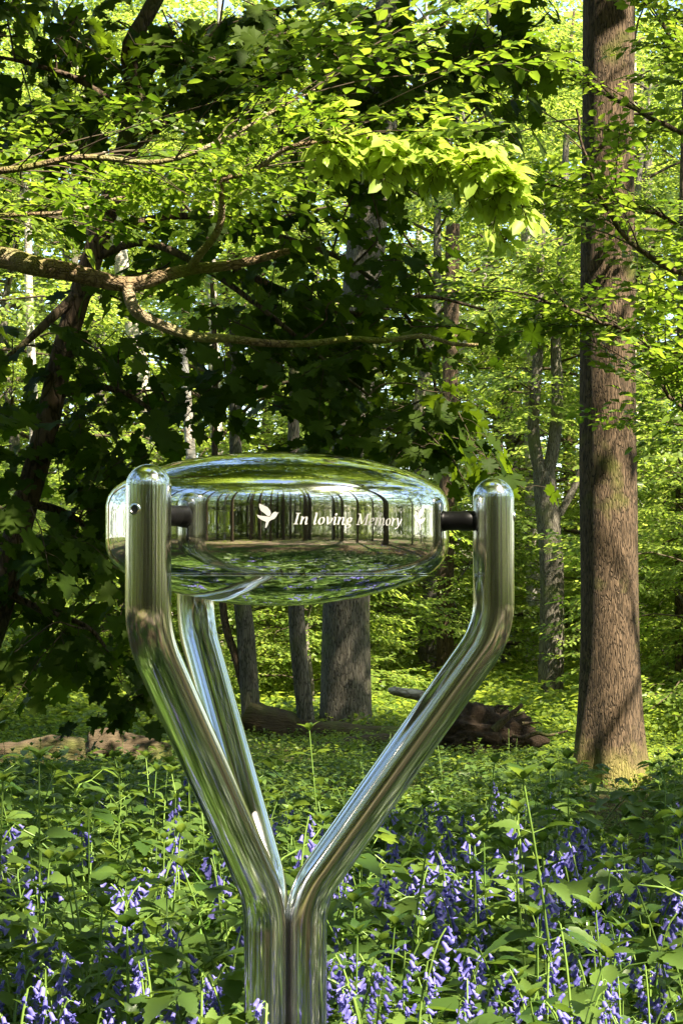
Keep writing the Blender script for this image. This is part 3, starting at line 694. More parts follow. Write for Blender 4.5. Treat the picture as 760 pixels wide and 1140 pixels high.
blobs = [(60, 470, 95, 75, 34), (115, 600, 75, 85, 36), (30, 610, 60, 90, 26), (60, 720, 85, 60, 26), (150, 480, 70, 60, 20), (290, 400, 90, 70, 30), (400, 430, 100, 80, 44), (440, 350, 80, 70, 26), (350, 320, 80, 50, 20),
         (25, 380, 60, 50, 12), (300, 50, 160, 60, 40), (430, 100, 90, 70, 26), (60, 100, 90, 90, 26), (470, 470, 45, 60, 14), (150, 760, 40, 30, 5), (200, 250, 80, 60, 16), (130, 380, 70, 40, 12), (540, 60, 60, 60, 10), (410, 500, 90, 40, 16, Y + .8, .3), (120, 690, 40, 60, 14),
         (210, 440, 60, 45, 12), (-40, 550, 60, 200, 20)]
blobs += [(480, 40, 90, 60, 16), (380, 10, 90, 40, 14), (230, 90, 90, 70, 18), (30, 30, 80, 60, 18), (130, 20, 80, 40, 12), (560, 30, 50, 50, 12), (400, 165, 60, 35, 12), (330, 250, 60, 40, 12)]
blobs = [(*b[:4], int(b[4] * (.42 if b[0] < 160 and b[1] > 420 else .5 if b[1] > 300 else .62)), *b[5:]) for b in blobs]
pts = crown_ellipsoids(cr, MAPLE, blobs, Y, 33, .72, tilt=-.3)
twigs_to(tr, pts, anch, .006, 34, .16)
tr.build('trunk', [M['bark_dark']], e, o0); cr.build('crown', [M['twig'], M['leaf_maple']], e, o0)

# 5 centre grey trunk behind the drum
Y = 13.0
b = P(384, 818, Y); e = empty('ash_tree', b, 'straight grey trunk standing behind the drum beside the log, tree leaning slightly right higher up', 'tree'); o0 = np.array(e.location)
pp = px_path([(384, 850), (384, 815), (385, 740), (386, 670), (391, 560), (396, 450), (402, 330), (412, 220), (428, 80), (445, -60), (480, -400), (520, -800)], Y, 80)
tr = MB(); add_tube(tr, pp, np.interp(np.linspace(0, 1, 80), [0, .03, .12, .4, 1], [62, 58, 51, 42, 24]) * .5 * Y / F, 36, rough=.04, seed=41, flare=.10, flare_h=.2)
tr.build('trunk', [M['bark_grey']], e, o0)
cr = MB(); PP = []; DD = []; g = np.random.default_rng(43)
for k in range(22):
    i = g.integers(45, 78); az = k * 2.4; l = g.uniform(.8, 2.2); b_ = pp[i]; d = np.array([math.cos(az), math.sin(az), .2])
    add_tube(cr, catmull(np.array([b_, b_ + d * l * .5 + [0, 0, .15], b_ + d * l]), 8), np.linspace(.03, .006, 8), 6, capped=False)
    for q in range(12): u_ = g.uniform(.3, 1.05); PP.append(b_ + d * l * u_ + g.normal(0, .2, 3)); DD.append([math.cos(az + g.normal(0, .9)), math.sin(az + g.normal(0, .9)), -.1])
scatter(cr, BEECH, PP, DD, 1.0, 44); cr.build('crown', [M['twig'], M['leaf_far']], e, o0)

# 6 forked tree right of the drum
Y = 17.0
b = P(612, 790, Y); e = empty('forked_tree', b, 'slender tree forking into three limbs, left of the thick brown trunk', 'tree'); o0 = np.array(e.location)
tr = MB(); lim = [([(612, 830), (612, 785), (614, 700), (613, 620), (608, 560), (605, 525)], 30, 25), ([(605, 535), (597, 510), (593, 470), (598, 400), (600, 330), (605, 200)], 15, 7), ([(607, 535), (615, 500), (620, 440), (618, 380), (624, 300), (630, 150)], 15, 7), ([(612, 590), (625, 568), (640, 540), (652, 500), (668, 440), (690, 380)], 9, 4)]
anch = []
for k, (l, a_, c_) in enumerate(lim):
    lp = px_path(l, Y, 24); add_tube(tr, lp, np.linspace(a_, c_, 24) * .5 * Y / F, 16, rough=.06, seed=50 + k); anch.append(lp)
tr.build('trunk', [M['bark_grey']], e, o0)
cr = MB(); pts = crown_ellipsoids(cr, BEECH, [(600, 360, 90, 130, 70, Y, 1.2), (650, 300, 60, 110, 40, Y, 1.2), (560, 440, 50, 40, 14, Y, .8)], Y, 55, 1.0, tilt=0.)
twigs_to(cr, pts, np.vstack(anch[1:]), .008, 56, .2); cr.build('crown', [M['twig'], M['leaf_far']], e, o0)

# 7 fallen log with upright shoots
Y = 12.2
e = empty('fallen_tree', P(350, 835, Y), 'fallen dark log behind the drum with slim upright shoots growing from it', 'fallen tree'); o0 = np.array(e.location)
tr = MB(); lp = px_path([(272, 793), (300, 806), (345, 818), (395, 822), (440, 822), (475, 816, Y + .2)], Y, 40)
add_tube(tr, lp, np.interp(np.linspace(0, 1, 40), [0, .3, 1], [36, 32, 22]) * .5 * Y / F, 24, rough=.2, seed=61); tr.V = [crumble(v, .02, 6) for v in tr.V]; tr.build('log', [M['log']], e, o0)
for k, (l, a_, c_) in enumerate([([(280, 805), (277, 760), (273, 700), (268, 650), (263, 520), (262, 440), (261, 390), (260, 335)], 23, 9), ([(342, 812), (336, 760), (330, 690), (328, 600), (327, 500), (327, 440), (328, 380), (330, 335)], 21, 9), ([(278, 790), (262, 730), (250, 690), (243, 600), (239, 500), (240, 420), (236, 300)], 10, 5)]):
    sp = px_path(l, Y, 44); mb = MB(); add_tube(mb, sp, np.linspace(a_, c_, 44) * .5 * Y / F, 14, rough=.12, seed=65 + k)
    mb.build('shoot', [M['bark_grey'] if k < 2 else M['bark']], e, o0)
cr = MB(); crown_ellipsoids(cr, BEECH, [(262, 350, 50, 50, 14, Y, .8), (332, 350, 50, 50, 14, Y, .8), (240, 300, 40, 40, 8, Y, .7)], Y, 67, 1.0, tilt=0.); cr.build('foliage', [M['twig'], M['leaf_far']], e, o0)

# 8 loose logs, root plate, dead branches
def log_thing(name, pts, w0, w1, Y, label, mat='log', seed=0, cat='log', rough=.22):
    lp = px_path(pts, Y, 70); o0 = lp[35]; mb = MB(); add_tube(mb, lp, np.interp(np.linspace(0, 1, 70), [0, .5, 1], [w0, w0 * .5 + w1 * .6, w1]) * np.minimum(1, .45 + 9 * np.minimum(np.linspace(0, 1, 70), np.linspace(1, 0, 70))) * .5 * Y / F, 32, rough=rough, seed=seed); mb.V = [crumble(v, .022 if w0 > 12 else .006, 6) for v in mb.V]
    o = mb.build(name, [M[mat]], None, o0); o.location = tuple(o0); return tag(o, label, cat)
log_thing('fallen_log', [(286, 852), (330, 842), (380, 836), (430, 832), (480, 838), (530, 848)], 30, 20, 11.4, 'long low brown log lying in front of the fallen tree with shoots', seed=71)
log_thing('fallen_log', [(-40, 850), (20, 842), (70, 836), (100, 840)], 34, 30, 10.0, 'orange brown log end lying at the left edge of the bluebells', seed=72)
log_thing('fallen_log', [(98, 838), (125, 830), (165, 838), (215, 848), (262, 856)], 40, 30, 9.7, 'rotten sunlit brown log left of the steel posts', seed=73, rough=.3)
log_thing('broken_branch', [(432, 768), (450, 771), (470, 775), (500, 790), (520, 800)], 9, 15, 11.5, 'bleached broken branch end poking out beside the diagonal right post', 'bark_pale', 74, 'branch')
g = np.random.default_rng(77)
bm = bmesh.new(); bmesh.ops.create_icosphere(bm, subdivisions=5, radius=1)
for v in bm.verts:
    n = mnoise.fractal(v.co * 2.2 + Vector((3, 1, 2)), 1, 2, 5); n2 = mnoise.fractal(v.co * 7, 1, 2, 3)
    v.co *= 1 + .28 * n + .12 * n2 + .07 * mnoise.fractal(v.co * 19, 1, 2, 2); v.co.x *= .42; v.co.y *= .22; v.co.z *= .25
    v.co.z -= .10 * (v.co.x + .2) if v.co.x > -.2 else 0
c = P(536, 822, 11.0)
me = bpy.data.meshes.new('root_plate'); bm.to_mesh(me); bm.free(); me.materials.append(M['earth'])
for p in me.polygons: p.use_smooth = True
rp = link('earth_clump', me); re = empty('uprooted_stump', c, 'dark earthy root plate of an uprooted tree left of the slender forked tree', 'stump'); rp.parent = re; re.scale = (.84,) * 3
def local_tube(name, pts, r, parent, mat):
    lp = px_path(pts, 10.8, 16); mb = MB(); add_tube(mb, lp, r, 8, rough=.15, seed=3); return mb.build(name, [M[mat]], parent, np.array(parent.location))
local_tube('dead_root', [(552, 812), (566, 798), (580, 786), (590, 777)], np.linspace(.030, .012, 16), re, 'bark')
local_tube('dead_root', [(590, 822), (610, 815), (625, 818), (650, 812)], np.linspace(.018, .008, 16), re, 'bark_dark')
for k in range(9):
    a_ = g.uniform(0, 6.28); x0 = 545 + 45 * math.cos(a_); y0 = 805 + 18 * math.sin(a_)
    local_tube('dead_root', [(x0, y0), (x0 + 18 * math.cos(a_) + g.normal(0, 4), y0 + 8 * math.sin(a_)), (x0 + 30 * math.cos(a_) + g.normal(0, 6), y0 + 12 * math.sin(a_) + 4)], np.linspace(.014, .004, 16), re, 'bark_dark')

# 9 further bare trunks seen between the leaves
FT = [([(495, 790), (495, 700), (496, 600), (500, 450), (504, 250)], 20, 16, 20, 'bark', 'short reddish trunk seen between the drum and the right post'),
      ([(594, 760), (594, 650), (592, 560), (590, 400), (585, 200)], 19, 14, 24, 'bark_pale', 'pale trunk just left of the slender forked tree'),
      ([(118, 790), (116, 720), (114, 600), (110, 400), (100, 200)], 20, 14, 22, 'bark_grey', 'grey trunk seen low down between the sycamore leaves and the left post'),
      ([(30, 760), (34, 600), (38, 470), (33, 340), (30, 150)], 12, 8, 19, 'bark_pale', 'thin pale trunk behind the leaning sycamore'),
      ([(218, 780), (216, 600), (212, 500), (206, 420), (202, 380)], 16, 10, 16, 'bark_pale', 'broken pale stem above the left side of the drum'),
      ([(757, 800), (757, 700), (758, 500), (760, 300), (764, 100)], 14, 11, 18, 'bark_dark', 'dark slim trunk at the right edge of the wood'),
      ([(470, 780), (455, 640), (470, 520), (500, 420), (540, 300), (560, 120)], 13, 9, 26, 'bark_pale', 'curved pale trunk far behind the right of the drum'),
      ([(560, 770), (556, 600), (552, 400), (548, 200), (545, 0)], 12, 9, 30, 'bark_grey', 'thin grey trunk far behind the right post'),
      ([(730, 780), (726, 600), (722, 400), (720, 100)], 14, 10, 27, 'bark_grey', 'grey trunk far behind, just right of the thick brown trunk'),
      ([(85, 60), (100, 130), (118, 200), (140, 320), (170, 500), (190, 780)][::-1], 20, 16, 21, 'bark_pale', 'pale leaning trunk glimpsed high at the left through the leaves')]
for k, (l, a_, c_, Y, mt, lb) in enumerate(FT):
    lp = px_path(l, Y, 40); b0 = lp[0].copy(); gz = float(ground_z(b0[0], b0[1]))
    if lp[0][2] > gz: lp = np.vstack([[b0[0], b0[1], gz - .1], lp])
    e = empty('background_tree', (b0[0], b0[1], gz), lb, 'tree'); mb = MB()
    add_tube(mb, lp, np.linspace(a_, c_, len(lp)) * .5 * Y / F, 12, rough=.08, seed=80 + k); mb.build('trunk', [M[mt]], e, np.array(e.location))
    if k != 4:
        cr = MB(); crown_ellipsoids(cr, BEECH, [(l[-1][0], l[-1][1] - 20, 70, 90, 22, Y, 1.2)], Y, 90 + k, 1.1, tilt=0); cr.build('crown', [M['twig'], M['leaf_far']], e, np.array(e.location))

# ------------------------------------------------------------------ understory trees filling the wood
g = np.random.default_rng(300); placed = []
def blocks(x, y, r):
    # keep the named trunks and logs standing in open view
    return any(y < Yt + r and abs(380 + x / y * F - pt) < r * F / y * .8 for pt, Yt in ((612, 17), (594, 19), (496, 19), (384, 14), (300, 14), (118, 17)))
def ring(ymin, ymax, n, xs, mind):
    out = []; tries = 0
    while len(out) < n and tries < 4000:
        tries += 1; y = g.uniform(ymin, ymax); x = g.uniform(-1, 1) * (xs * y + 1.5)
        if blocks(x, y, 3.4 if mind > 2 else 1.5): continue
        if all(math.hypot(x - a_, y - b_) > mind for a_, b_ in placed): placed.append((x, y)); out.append((x, y))
    return out
for (x, y) in ring(15.5, 20, 7, .20, 2.2) + ring(20, 27, 13, .24, 2.4) + ring(27, 36, 22, .26, 2.6):
    k = int(g.integers(0, 4)); sc = g.uniform(.85, 1.25) * (1.15 if y > 27 else 1)
    put_tree(TREES[k], x, y, g.uniform(0, 6.28), sc, 'leafy bright green understory tree in the sunlit wood behind the drum', 'tree', 'understory trees in the wood', 'understory_tree')
for (x, y) in ring(13.5, 19, 16, .22, .9) + ring(19, 30, 34, .24, 1.1):
    k = int(g.integers(0, 3)); put_tree(SHRUBS[k], x, y, g.uniform(0, 6.28), g.uniform(.6, 1.1), 'low bright green shrub on the far woodland floor', 'shrub', 'shrubs on the woodland floor', 'leafy_shrub')
# trees around and behind the camera (seen in the mirror of the drum) and overhead shade
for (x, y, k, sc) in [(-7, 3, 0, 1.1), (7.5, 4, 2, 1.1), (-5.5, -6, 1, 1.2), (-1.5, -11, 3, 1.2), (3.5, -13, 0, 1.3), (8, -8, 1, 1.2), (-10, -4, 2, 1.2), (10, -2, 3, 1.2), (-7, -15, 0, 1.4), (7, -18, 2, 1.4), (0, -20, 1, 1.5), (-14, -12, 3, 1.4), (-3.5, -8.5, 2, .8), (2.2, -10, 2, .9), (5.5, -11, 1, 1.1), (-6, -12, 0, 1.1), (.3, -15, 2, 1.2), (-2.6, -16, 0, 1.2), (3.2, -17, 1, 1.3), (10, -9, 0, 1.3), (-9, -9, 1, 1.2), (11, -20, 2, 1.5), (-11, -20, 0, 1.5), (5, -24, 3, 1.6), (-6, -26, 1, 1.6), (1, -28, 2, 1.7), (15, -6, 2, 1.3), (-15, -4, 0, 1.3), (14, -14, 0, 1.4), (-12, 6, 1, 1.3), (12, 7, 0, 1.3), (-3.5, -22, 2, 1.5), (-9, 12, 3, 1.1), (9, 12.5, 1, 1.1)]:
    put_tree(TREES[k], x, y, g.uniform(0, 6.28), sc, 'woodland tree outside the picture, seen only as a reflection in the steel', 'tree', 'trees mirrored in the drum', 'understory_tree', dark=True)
tall = [(2.6, -5.0, .20), (.9, -7.5, .16), (-1.6, -6.5, .17), (4.6, -9, .22), (-4, -10, .2), (6.2, -4.0, .18), (-8, -8, .2), (1.2, -14, .2), (-3.2, -3.5, .13), (-2.2, -5.2, .1), (-.4, -4.6, .09), (.3, -10, .16), (3.6, -6.2, .12), (5.6, -1.5, .11), (6.5, .8, .14), (-5, -1.5, .13), (-4.6, 1.2, .1), (-6.5, -4, .15), (7.5, -7, .18), (2, -9, .12), (-2.8, -8.2, .14), (4.2, -12, .16), (-6, -7, .12)]
for k, (x, y, r) in enumerate(tall):
    e = empty('tall_tree', (x, y, float(ground_z(x, y))), 'tall bare trunked tree behind the viewer, seen only mirrored in the steel', 'tree', 'trees mirrored in the drum'); mb = MB()
    add_tube(mb, catmull(np.array([(0, 0, -.2), (.02, 0, 1.5), (.05, .04, 5), (.1, -.05, 11)]), 30), np.linspace(r, r * .5, 30), 20, rough=.06, seed=400 + k, flare=.5, flare_h=.3); mb.build('trunk', [M['bark_dark']], e)
# overhead canopy: unseen, added to shade bluebells and sycamore, gaps cut for sunlit places
def overhead():
    g = np.random.default_rng(501); e = empty('shade_canopy_tree', (5.3, 1.2, float(ground_z(5.3, 1.2))), 'unseen broad beech beside the viewer, its high crown added to shade the bluebells', 'tree')
    tr = MB(); top = np.array([5.2, 1.1, 6.2]); add_tube(tr, catmull(np.array([(5.3, 1.2, -.2), (5.3, 1.2, 2), (5.25, 1.1, 4), top]), 30), np.linspace(.24, .15, 30), 24, rough=.06, seed=3, flare=.8, flare_h=.3)
    lit = [(P(x, y, Yy), r) for x, y, Yy, r in [(100, 100, 6.8, .15), (300, 50, 6.8, .15), (480, 460, 6.8, .05), (500, 190, 4.8, .16), (440, 175, 4.8, .16), (380, 180, 4.8, .15), (560, 215, 4.8, .14), (320, 200, 4.8, .12), (250, 230, 4.9, .12), (230, 290, 5, .10), (290, 285, 5, .08), (190, 366, 5, .10), (250, 240, 5, .15), (300, 170, 4.8, .12),
            (690, 860, 9.4, .13), (700, 885, 9.4, .15), (692, 600, 9.4, .07), (695, 120, 9.4, .10), (695, 50, 9.4, .12), (385, 545, 2.35, .45), (365, 555, 2.35, .3), (168, 525, 2.3, .15), (547, 535, 2.5, .1), (30, 290, 5, .12), (110, 305, 5, .12), (150, 345, 5, .1), (240, 375, 5, .1), (100, 830, 9.8, .25), (200, 840, 9.7, .2), (60, 260, 5.3, .2), (120, 235, 5.3, .15),
            (600, 960, 4, .18), (480, 900, 4.5, .2), (560, 1000, 3.2, .12), (700, 1010, 3., .10), (420, 1050, 2.6, .07), (60, 900, 4.5, .15), (200, 960, 3.5, .12), (120, 1090, 2.4, .07), (560, 880, 7, .3), (500, 850, 9, .3), (350, 870, 8, .25), (720, 830, 11, .4), (650, 420, 9.4, .05)]]
    PP = []; DD = []; g2 = g
    ends = []
    for k in range(16):
        for _ in range(14):
            tx = g.uniform(-3.5, 5.5); ty = g.uniform(-3.5, 9.5); tz = g.uniform(5.6, 8.2); end = np.array([tx, ty, tz]); m = (top + end) / 2 + [0, 0, .6] + g.normal(0, .3, 3)
            lp = catmull(np.array([top, m, end]), 16); lq = catmull(lp, 60)
            if min(np.linalg.norm((lq - c_) - ((lq - c_) @ SUN_DIR)[:, None] * SUN_DIR, axis=1).min() for c_, r_ in lit if c_[2] > 1.0) > .13: break
        else: continue
        add_tube(tr, lp, np.linspace(.09, .015, 16), 8, capped=False); ends.append(lp)
    anch = np.vstack(ends)
    n = 5900; Q = np.column_stack([g.uniform(-4.5, 6.0, n), g.uniform(-4, 9.2, n), g.uniform(5.2, 8.5, n)])
    cl = np.array([mnoise.fractal(Vector(q * .55), 1, 2, 3) for q in Q]); Q = Q[cl > -.36]
    keep = np.ones(len(Q), bool); az = g.uniform(0, 6.28, len(Q)); D = np.column_stack([np.cos(az), np.sin(az), g.normal(-.1, .15, len(Q))])
    for c_, r_ in lit:
        v = Q + D * .5 - c_; al = v @ SUN_DIR; dist = np.linalg.norm(v - al[:, None] * SUN_DIR, axis=1); keep &= ~((dist < r_ + (.66 if c_[1] < 5.4 and c_[2] > 1.2 else .42)) & (al > 0))
    keep &= ~(np.hypot(Q[:, 0] + .2, Q[:, 1] - 2.2) < 1.55)
    keep &= ~((Q[:, 1] < -1) & (g.random(len(Q)) < .5))
    Q = Q[keep]; D = D[keep]
    cr = MB(); scatter(cr, BEECH_FAR, Q, D, 1.3, 5)
    twigs_to(tr, Q, anch, .012, 6, .10)
    o0 = np.array(e.location); tr.build('trunk', [M['bark_dark']], e, o0); cr.build('crown', [M['twig'], M['leaf_far']], e, o0)
overhead()

# far wood closing the view
def far_wood():
    g = np.random.default_rng(601); mb = MB(); n = 20000
    th = g.uniform(0, 2 * math.pi, n); r = g.uniform(38, 52, n); fr = (np.abs(((th - math.pi / 2 + math.pi) % (2 * math.pi)) - math.pi) < .45)
    keepp = fr | (g.random(n) < .8); th = th[keepp]; r = r[keepp]; n = len(r)
    x = r * np.cos(th); y = r * np.sin(th) * .95; Q = np.column_stack([x, y, ground_z(x, y) + g.uniform(0, 1, n) ** .9 * (20 + 3 * np.sin(th * 17) + 2 * np.sin(th * 41))])
    az = g.uniform(0, 6.28, n); scatter(mb, BEECH_FAR, Q, np.column_stack([np.cos(az), np.sin(az), g.normal(-.2, .3, n)]), 2.3, 3)
    k0 = len(mb.M); n = 14000; th = g.uniform(math.pi * .9, math.pi * 2.1, n); r = g.uniform(24, 34, n); x = r * np.cos(th); y = r * np.sin(th)
    Q = np.column_stack([x, y, ground_z(x, y) + 7.5 * g.uniform(0, 1, n)]); az = g.uniform(0, 6.28, n); scatter(mb, BEECH_FAR, Q, np.column_stack([np.cos(az), np.sin(az), g.normal(-.2, .3, n)]), 1.7, 4)
    for k in range(k0, len(mb.M)): mb.M[k] = np.where(mb.M[k] == 1, 2, mb.M[k])
    o = mb.build('far_wood', [M['twig'], M['leaf_far'], M['leaf']]); tag(o, 'far woodland foliage closing the view behind the trees', None, None, 'stuff')
far_wood()

# ------------------------------------------------------------------ herbs and bluebells
def nettle_tpl(seed, H=.45, leaf=.085, npair=8):
    g = np.random.default_rng(seed); st = Tpl(); lf = Tpl(); lean = g.normal(0, .07, 2)
    q = np.linspace(0, 1, 9); path = np.column_stack([lean[0] * q ** 2, lean[1] * q ** 2, H * q]); V, Q = tube(path, np.linspace(.0032, .0016, 9), 5); st.add(V, Q, 0, .4)
    LV, LQ, LT = leaf_serrate(w=g.uniform(.27, .36), droop=g.uniform(.15, .4)); pos = []; dr = []; sc = []
    for k in range(npair):
        u_ = .12 + .88 * (k + .5) / npair; p = path[int(u_ * 8)]; a0 = k * math.pi / 2 + g.normal(0, .25)
        for s in (0, math.pi):
            a_ = a0 + s; d = np.array([math.cos(a_), math.sin(a_), .35]); pos.append(p + d * .018); dr.append([math.cos(a_), math.sin(a_), g.uniform(-.15, .5) + (.5 if k == npair - 1 else 0)]); sc.append(leaf * (1.15 - .65 * max(0, u_ - .45) / .55) * g.uniform(.8, 1.15))
            V, Q = tube(np.array([p, p + d * .02]), .001, 3); st.add(V, Q, 0, .5)
    for a_ in (.3, 1.9, 3.5, 5.1): pos.append(path[-1]); dr.append([math.cos(a_) * .6, math.sin(a_) * .6, .8]); sc.append(leaf * .42)
    R = rotm(np.array(dr), roll=g.normal(0, .25, len(dr))); W, (A, B) = inst(LV, [LQ, LT], np.array(pos), R, np.array(sc)); ti = np.clip(g.normal(.45, .2, len(pos)), 0, 1)
    lf.add(W, A, 1, np.repeat(ti, len(LQ))); lf.F.append((B, 1, np.repeat(ti, len(LT))))
    return st.done(), lf.done()
def bramble_tpl(seed, L=.5, leaf=.07):
    g = np.random.default_rng(seed); st = Tpl(); lf = Tpl(); q = np.linspace(0, 1, 10); H = g.uniform(.28, .42)
    path = np.column_stack([L * q, .05 * np.sin(q * 4), H * np.sin(q * 2.5)]); V, Q = tube(path, np.linspace(.003, .0012, 10), 5); st.add(V, Q, 0, .3)
    LV, LQ, LT = leaf_serrate(w=.38, droop=.2, n=6); pos = []; dr = []; sc = []
    for k in range(1, 10):
        a0 = g.uniform(.5, 1.3) * (1 if k % 2 else -1); d = nrm([math.cos(a0), math.sin(a0), .5]); b = path[k] + d * .05; V, Q = tube(np.array([path[k], b]), .001, 3); st.add(V, Q, 0, .5)
        for s in (-1.25, 0, 1.25): pos.append(b); dr.append([math.cos(a0 + s), math.sin(a0 + s), g.uniform(-.35, .1)]); sc.append(leaf * (1.1 if s == 0 else .8) * g.uniform(.75, 1.15))
    R = rotm(np.array(dr), roll=g.normal(0, .2, len(dr))); W, (A, B) = inst(LV, [LQ, LT], np.array(pos), R, np.array(sc)); ti = np.clip(g.normal(.35, .2, len(pos)), 0, 1)
    lf.add(W, A, 1, np.repeat(ti, len(LQ))); lf.F.append((B, 1, np.repeat(ti, len(LT))))
    return st.done(), lf.done()
def low_tpl(seed, n=22, leaf=.055, R_=.16, H=.22, mid=False):
    g = np.random.default_rng(seed); t = Tpl(); a_ = g.uniform(0, 6.28, n); r = R_ * np.sqrt(g.uniform(0, 1, n)); pos = np.column_stack([r * np.cos(a_), r * np.sin(a_), H * g.uniform(.25, 1, n) * (1 - .4 * r / R_)])
    dr = np.column_stack([np.cos(a_ + g.normal(0, .7, n)), np.sin(a_ + g.normal(0, .7, n)), g.uniform(-.5, .5, n)])
    Rm = rotm(dr, roll=g.normal(0, .3, n)); V, Q = leaf_simple(.33, .1, .18); W, (A,) = inst(V, [Q], pos, Rm, leaf * g.uniform(.7, 1.3, n)); t.add(W, A, 1, np.repeat(np.clip(g.normal(.5, .25, n), 0, 1), 2))
    for i in range(0, n, 4): V, Q = tube(np.array([[pos[i][0] * .4, pos[i][1] * .4, 0], pos[i]]), .0012, 3); t.add(V, Q, 0, .4)
    return t.done()
def strap(g, L, w, az, lean):
    q = np.linspace(0, 1, 9); r = L * lean * q ** 1.7; z = L * (q * (1 - .25 * lean) - .55 * lean * q ** 3); d = np.array([math.cos(az), math.sin(az)]); s = np.array([-d[1], d[0]])
    c = np.column_stack([r * d[0], r * d[1], z]); ww = w * np.sin(np.pi * np.clip(q * .9 + .1, 0, 1)) ** .5 * (1 - q ** 4 * .9)
    Lf = c + np.column_stack([s[0] * ww, s[1] * ww, ww * .4]); Rt = c - np.column_stack([s[0] * ww, s[1] * ww, -ww * .4]); V = np.stack([Lf, c, Rt], 1).reshape(-1, 3)
    Q = []
    for i in range(8): Q += [[3 * i, 3 * i + 1, 3 * i + 4, 3 * i + 3], [3 * i + 1, 3 * i + 2, 3 * i + 5, 3 * i + 4]]
    return V, np.array(Q)
def tuft_tpl(seed, n=9, L=.34):
    g = np.random.default_rng(seed); t = Tpl()
    for k in range(n): V, Q = strap(g, L * g.uniform(.6, 1.1), g.uniform(.004, .007), g.uniform(0, 6.28), g.uniform(.25, .85)); t.add(V, Q, 1, g.uniform(.2, .8))
    return t.done()
def bell_geo(n=6, L=.018, r=.0037):
    pr = [(0, .0012), (.0018, .0034), (.006, r), (.0125, r * 1.05)]; a_ = np.arange(2 * n) * math.pi / n; V = []
    for x, rr in pr: V += [[x, rr * math.cos(q), rr * math.sin(q)] for q in a_]
    x = .0165; V += [[(x if i % 2 == 0 else .0128), (r * 1.75 if i % 2 == 0 else r * 1.1) * math.cos(q), (r * 1.75 if i % 2 == 0 else r * 1.1) * math.sin(q)] for i, q in enumerate(a_)]
    V += [[.0155, r * 2.3 * math.cos(q), r * 2.3 * math.sin(q)] for q in a_[::2]]
    m = 2 * n; Q = [[k * m + j, k * m + (j + 1) % m, (k + 1) * m + (j + 1) % m, (k + 1) * m + j] for k in range(4) for j in range(m)]
    T = [[4 * m + (j - 1) % m, 4 * m + (j + 1) % m, 4 * m + j] for j in range(0, m, 2)]
    T2 = [[4 * m + 2 * j, 5 * m + j, 4 * m + (2 * j + 1) % m] for j in range(n)]
    return np.array(V) * L / .017, np.array(Q), np.array(T2)
BV, BQ, BT = bell_geo()
def bell_simple():
    n = 5; a_ = np.arange(n) * 2 * math.pi / n; V = [];
    for x, r in ((0, .0014), (.005, .0036), (.012, .0038), (.0165, .0072)): V += [[x, r * math.cos(q), r * math.sin(q)] for q in a_]
    return np.array(V), np.array([[k * n + j, k * n + (j + 1) % n, (k + 1) * n + (j + 1) % n, (k + 1) * n + j] for k in range(3) for j in range(n)])
BSV, BSQ = bell_simple()
def bluebell_layout(seed, H=None, arch=None):
    g = np.random.default_rng(seed); H = H or g.uniform(.34, .46); arch = g.uniform(.02, .06) if arch is None else arch; az = g.uniform(0, 6.28); d = np.array([math.cos(az), math.sin(az)]); q = np.linspace(0, 1, 14)
    r = arch * q ** 3.5; z = H * q - arch * .55 * q ** 9; path = np.column_stack([r * d[0], r * d[1], z]); nb = int(g.integers(11, 17)); bells = []
    for k in range(nb):
        u_ = 1 - .32 * k / nb; x = u_ * 13; i = min(int(x), 12); p = path[i] * (1 - x + i) + path[i + 1] * (x - i); a_ = az + g.normal(0, .9) + (math.pi if g.random() < .15 else 0)
        ped = g.uniform(.006, .013); dd = np.array([math.cos(a_), math.sin(a_), .1]); b = p + dd * ped; dn = [math.cos(a_) * .55, math.sin(a_) * .55, g.uniform(-1.2, -.25)]
        bells.append((p, b, nrm(dn), g.uniform(.85, 1.2) * (1.05 if k > 1 else .7)))
    return path, bells
def bluebell_meshes(seed, **k):
    path, bells = bluebell_layout(seed, **k); g = np.random.default_rng(seed + 1); st = MB(); add_tube(st, path, np.linspace(.0032, .0016, 14), 6, 0, tint=.6)
    fl = []
    for p, b, dn, s in bells:
        add_tube(st, np.array([p, (p + b) / 2 + [0, 0, .003], b]), .0008, 4, 0, tint=.3, capped=False)
        R = rotm(dn[None], up=(.3, .2, 1)); W, (A, B) = inst(BV, [BQ, BT], b[None], R, np.array([s * .72])); mb = MB(); t_ = np.clip(g.normal(.4, .25), 0, 1); mb.add(W, A, 0, t_); mb.L.append(B.ravel().astype(np.int32)); mb.T.append(np.full(len(B), 3, np.int32)); mb.M.append(np.zeros(len(B), np.int32)); mb.C.append(np.full(len(B), t_, np.float32)); mb.S.append(np.full(len(B), True)); fl.append(mb)
    lv = MB()
    for _ in range(4): V, Q = strap(g, g.uniform(.22, .36), g.uniform(.004, .006), g.uniform(0, 6.28), g.uniform(.3, .9)); lv.add(V, Q, 0, g.uniform(.2, .8))
    return st, fl, lv
def bluebell_one(seed, mats=None):
    """compact single-object version for far plants"""
    path, bells = bluebell_layout(seed); g = np.random.default_rng(seed); t = Tpl(); V, Q = tube(path, np.linspace(.0032, .0016, 14), 4); t.add(V, Q, 0, .6)
    pos = np.array([b for _, b, _, _ in bells]); R = rotm(np.array([d for _, _, d, _ in bells]), up=(.3, .2, 1)); W, (A,) = inst(BSV, [BSQ], pos, R, np.array([s * .92 for *_, s in bells])); t.add(W, A, 2, np.repeat(np.clip(g.normal(.4, .25, len(pos)), 0, 1), len(BSQ)))
    for _ in range(3): V, Q = strap(g, g.uniform(.2, .34), .005, g.uniform(0, 6.28), g.uniform(.3, .9)); t.add(V, Q, 1, g.uniform(.2, .8))
    return t.done()

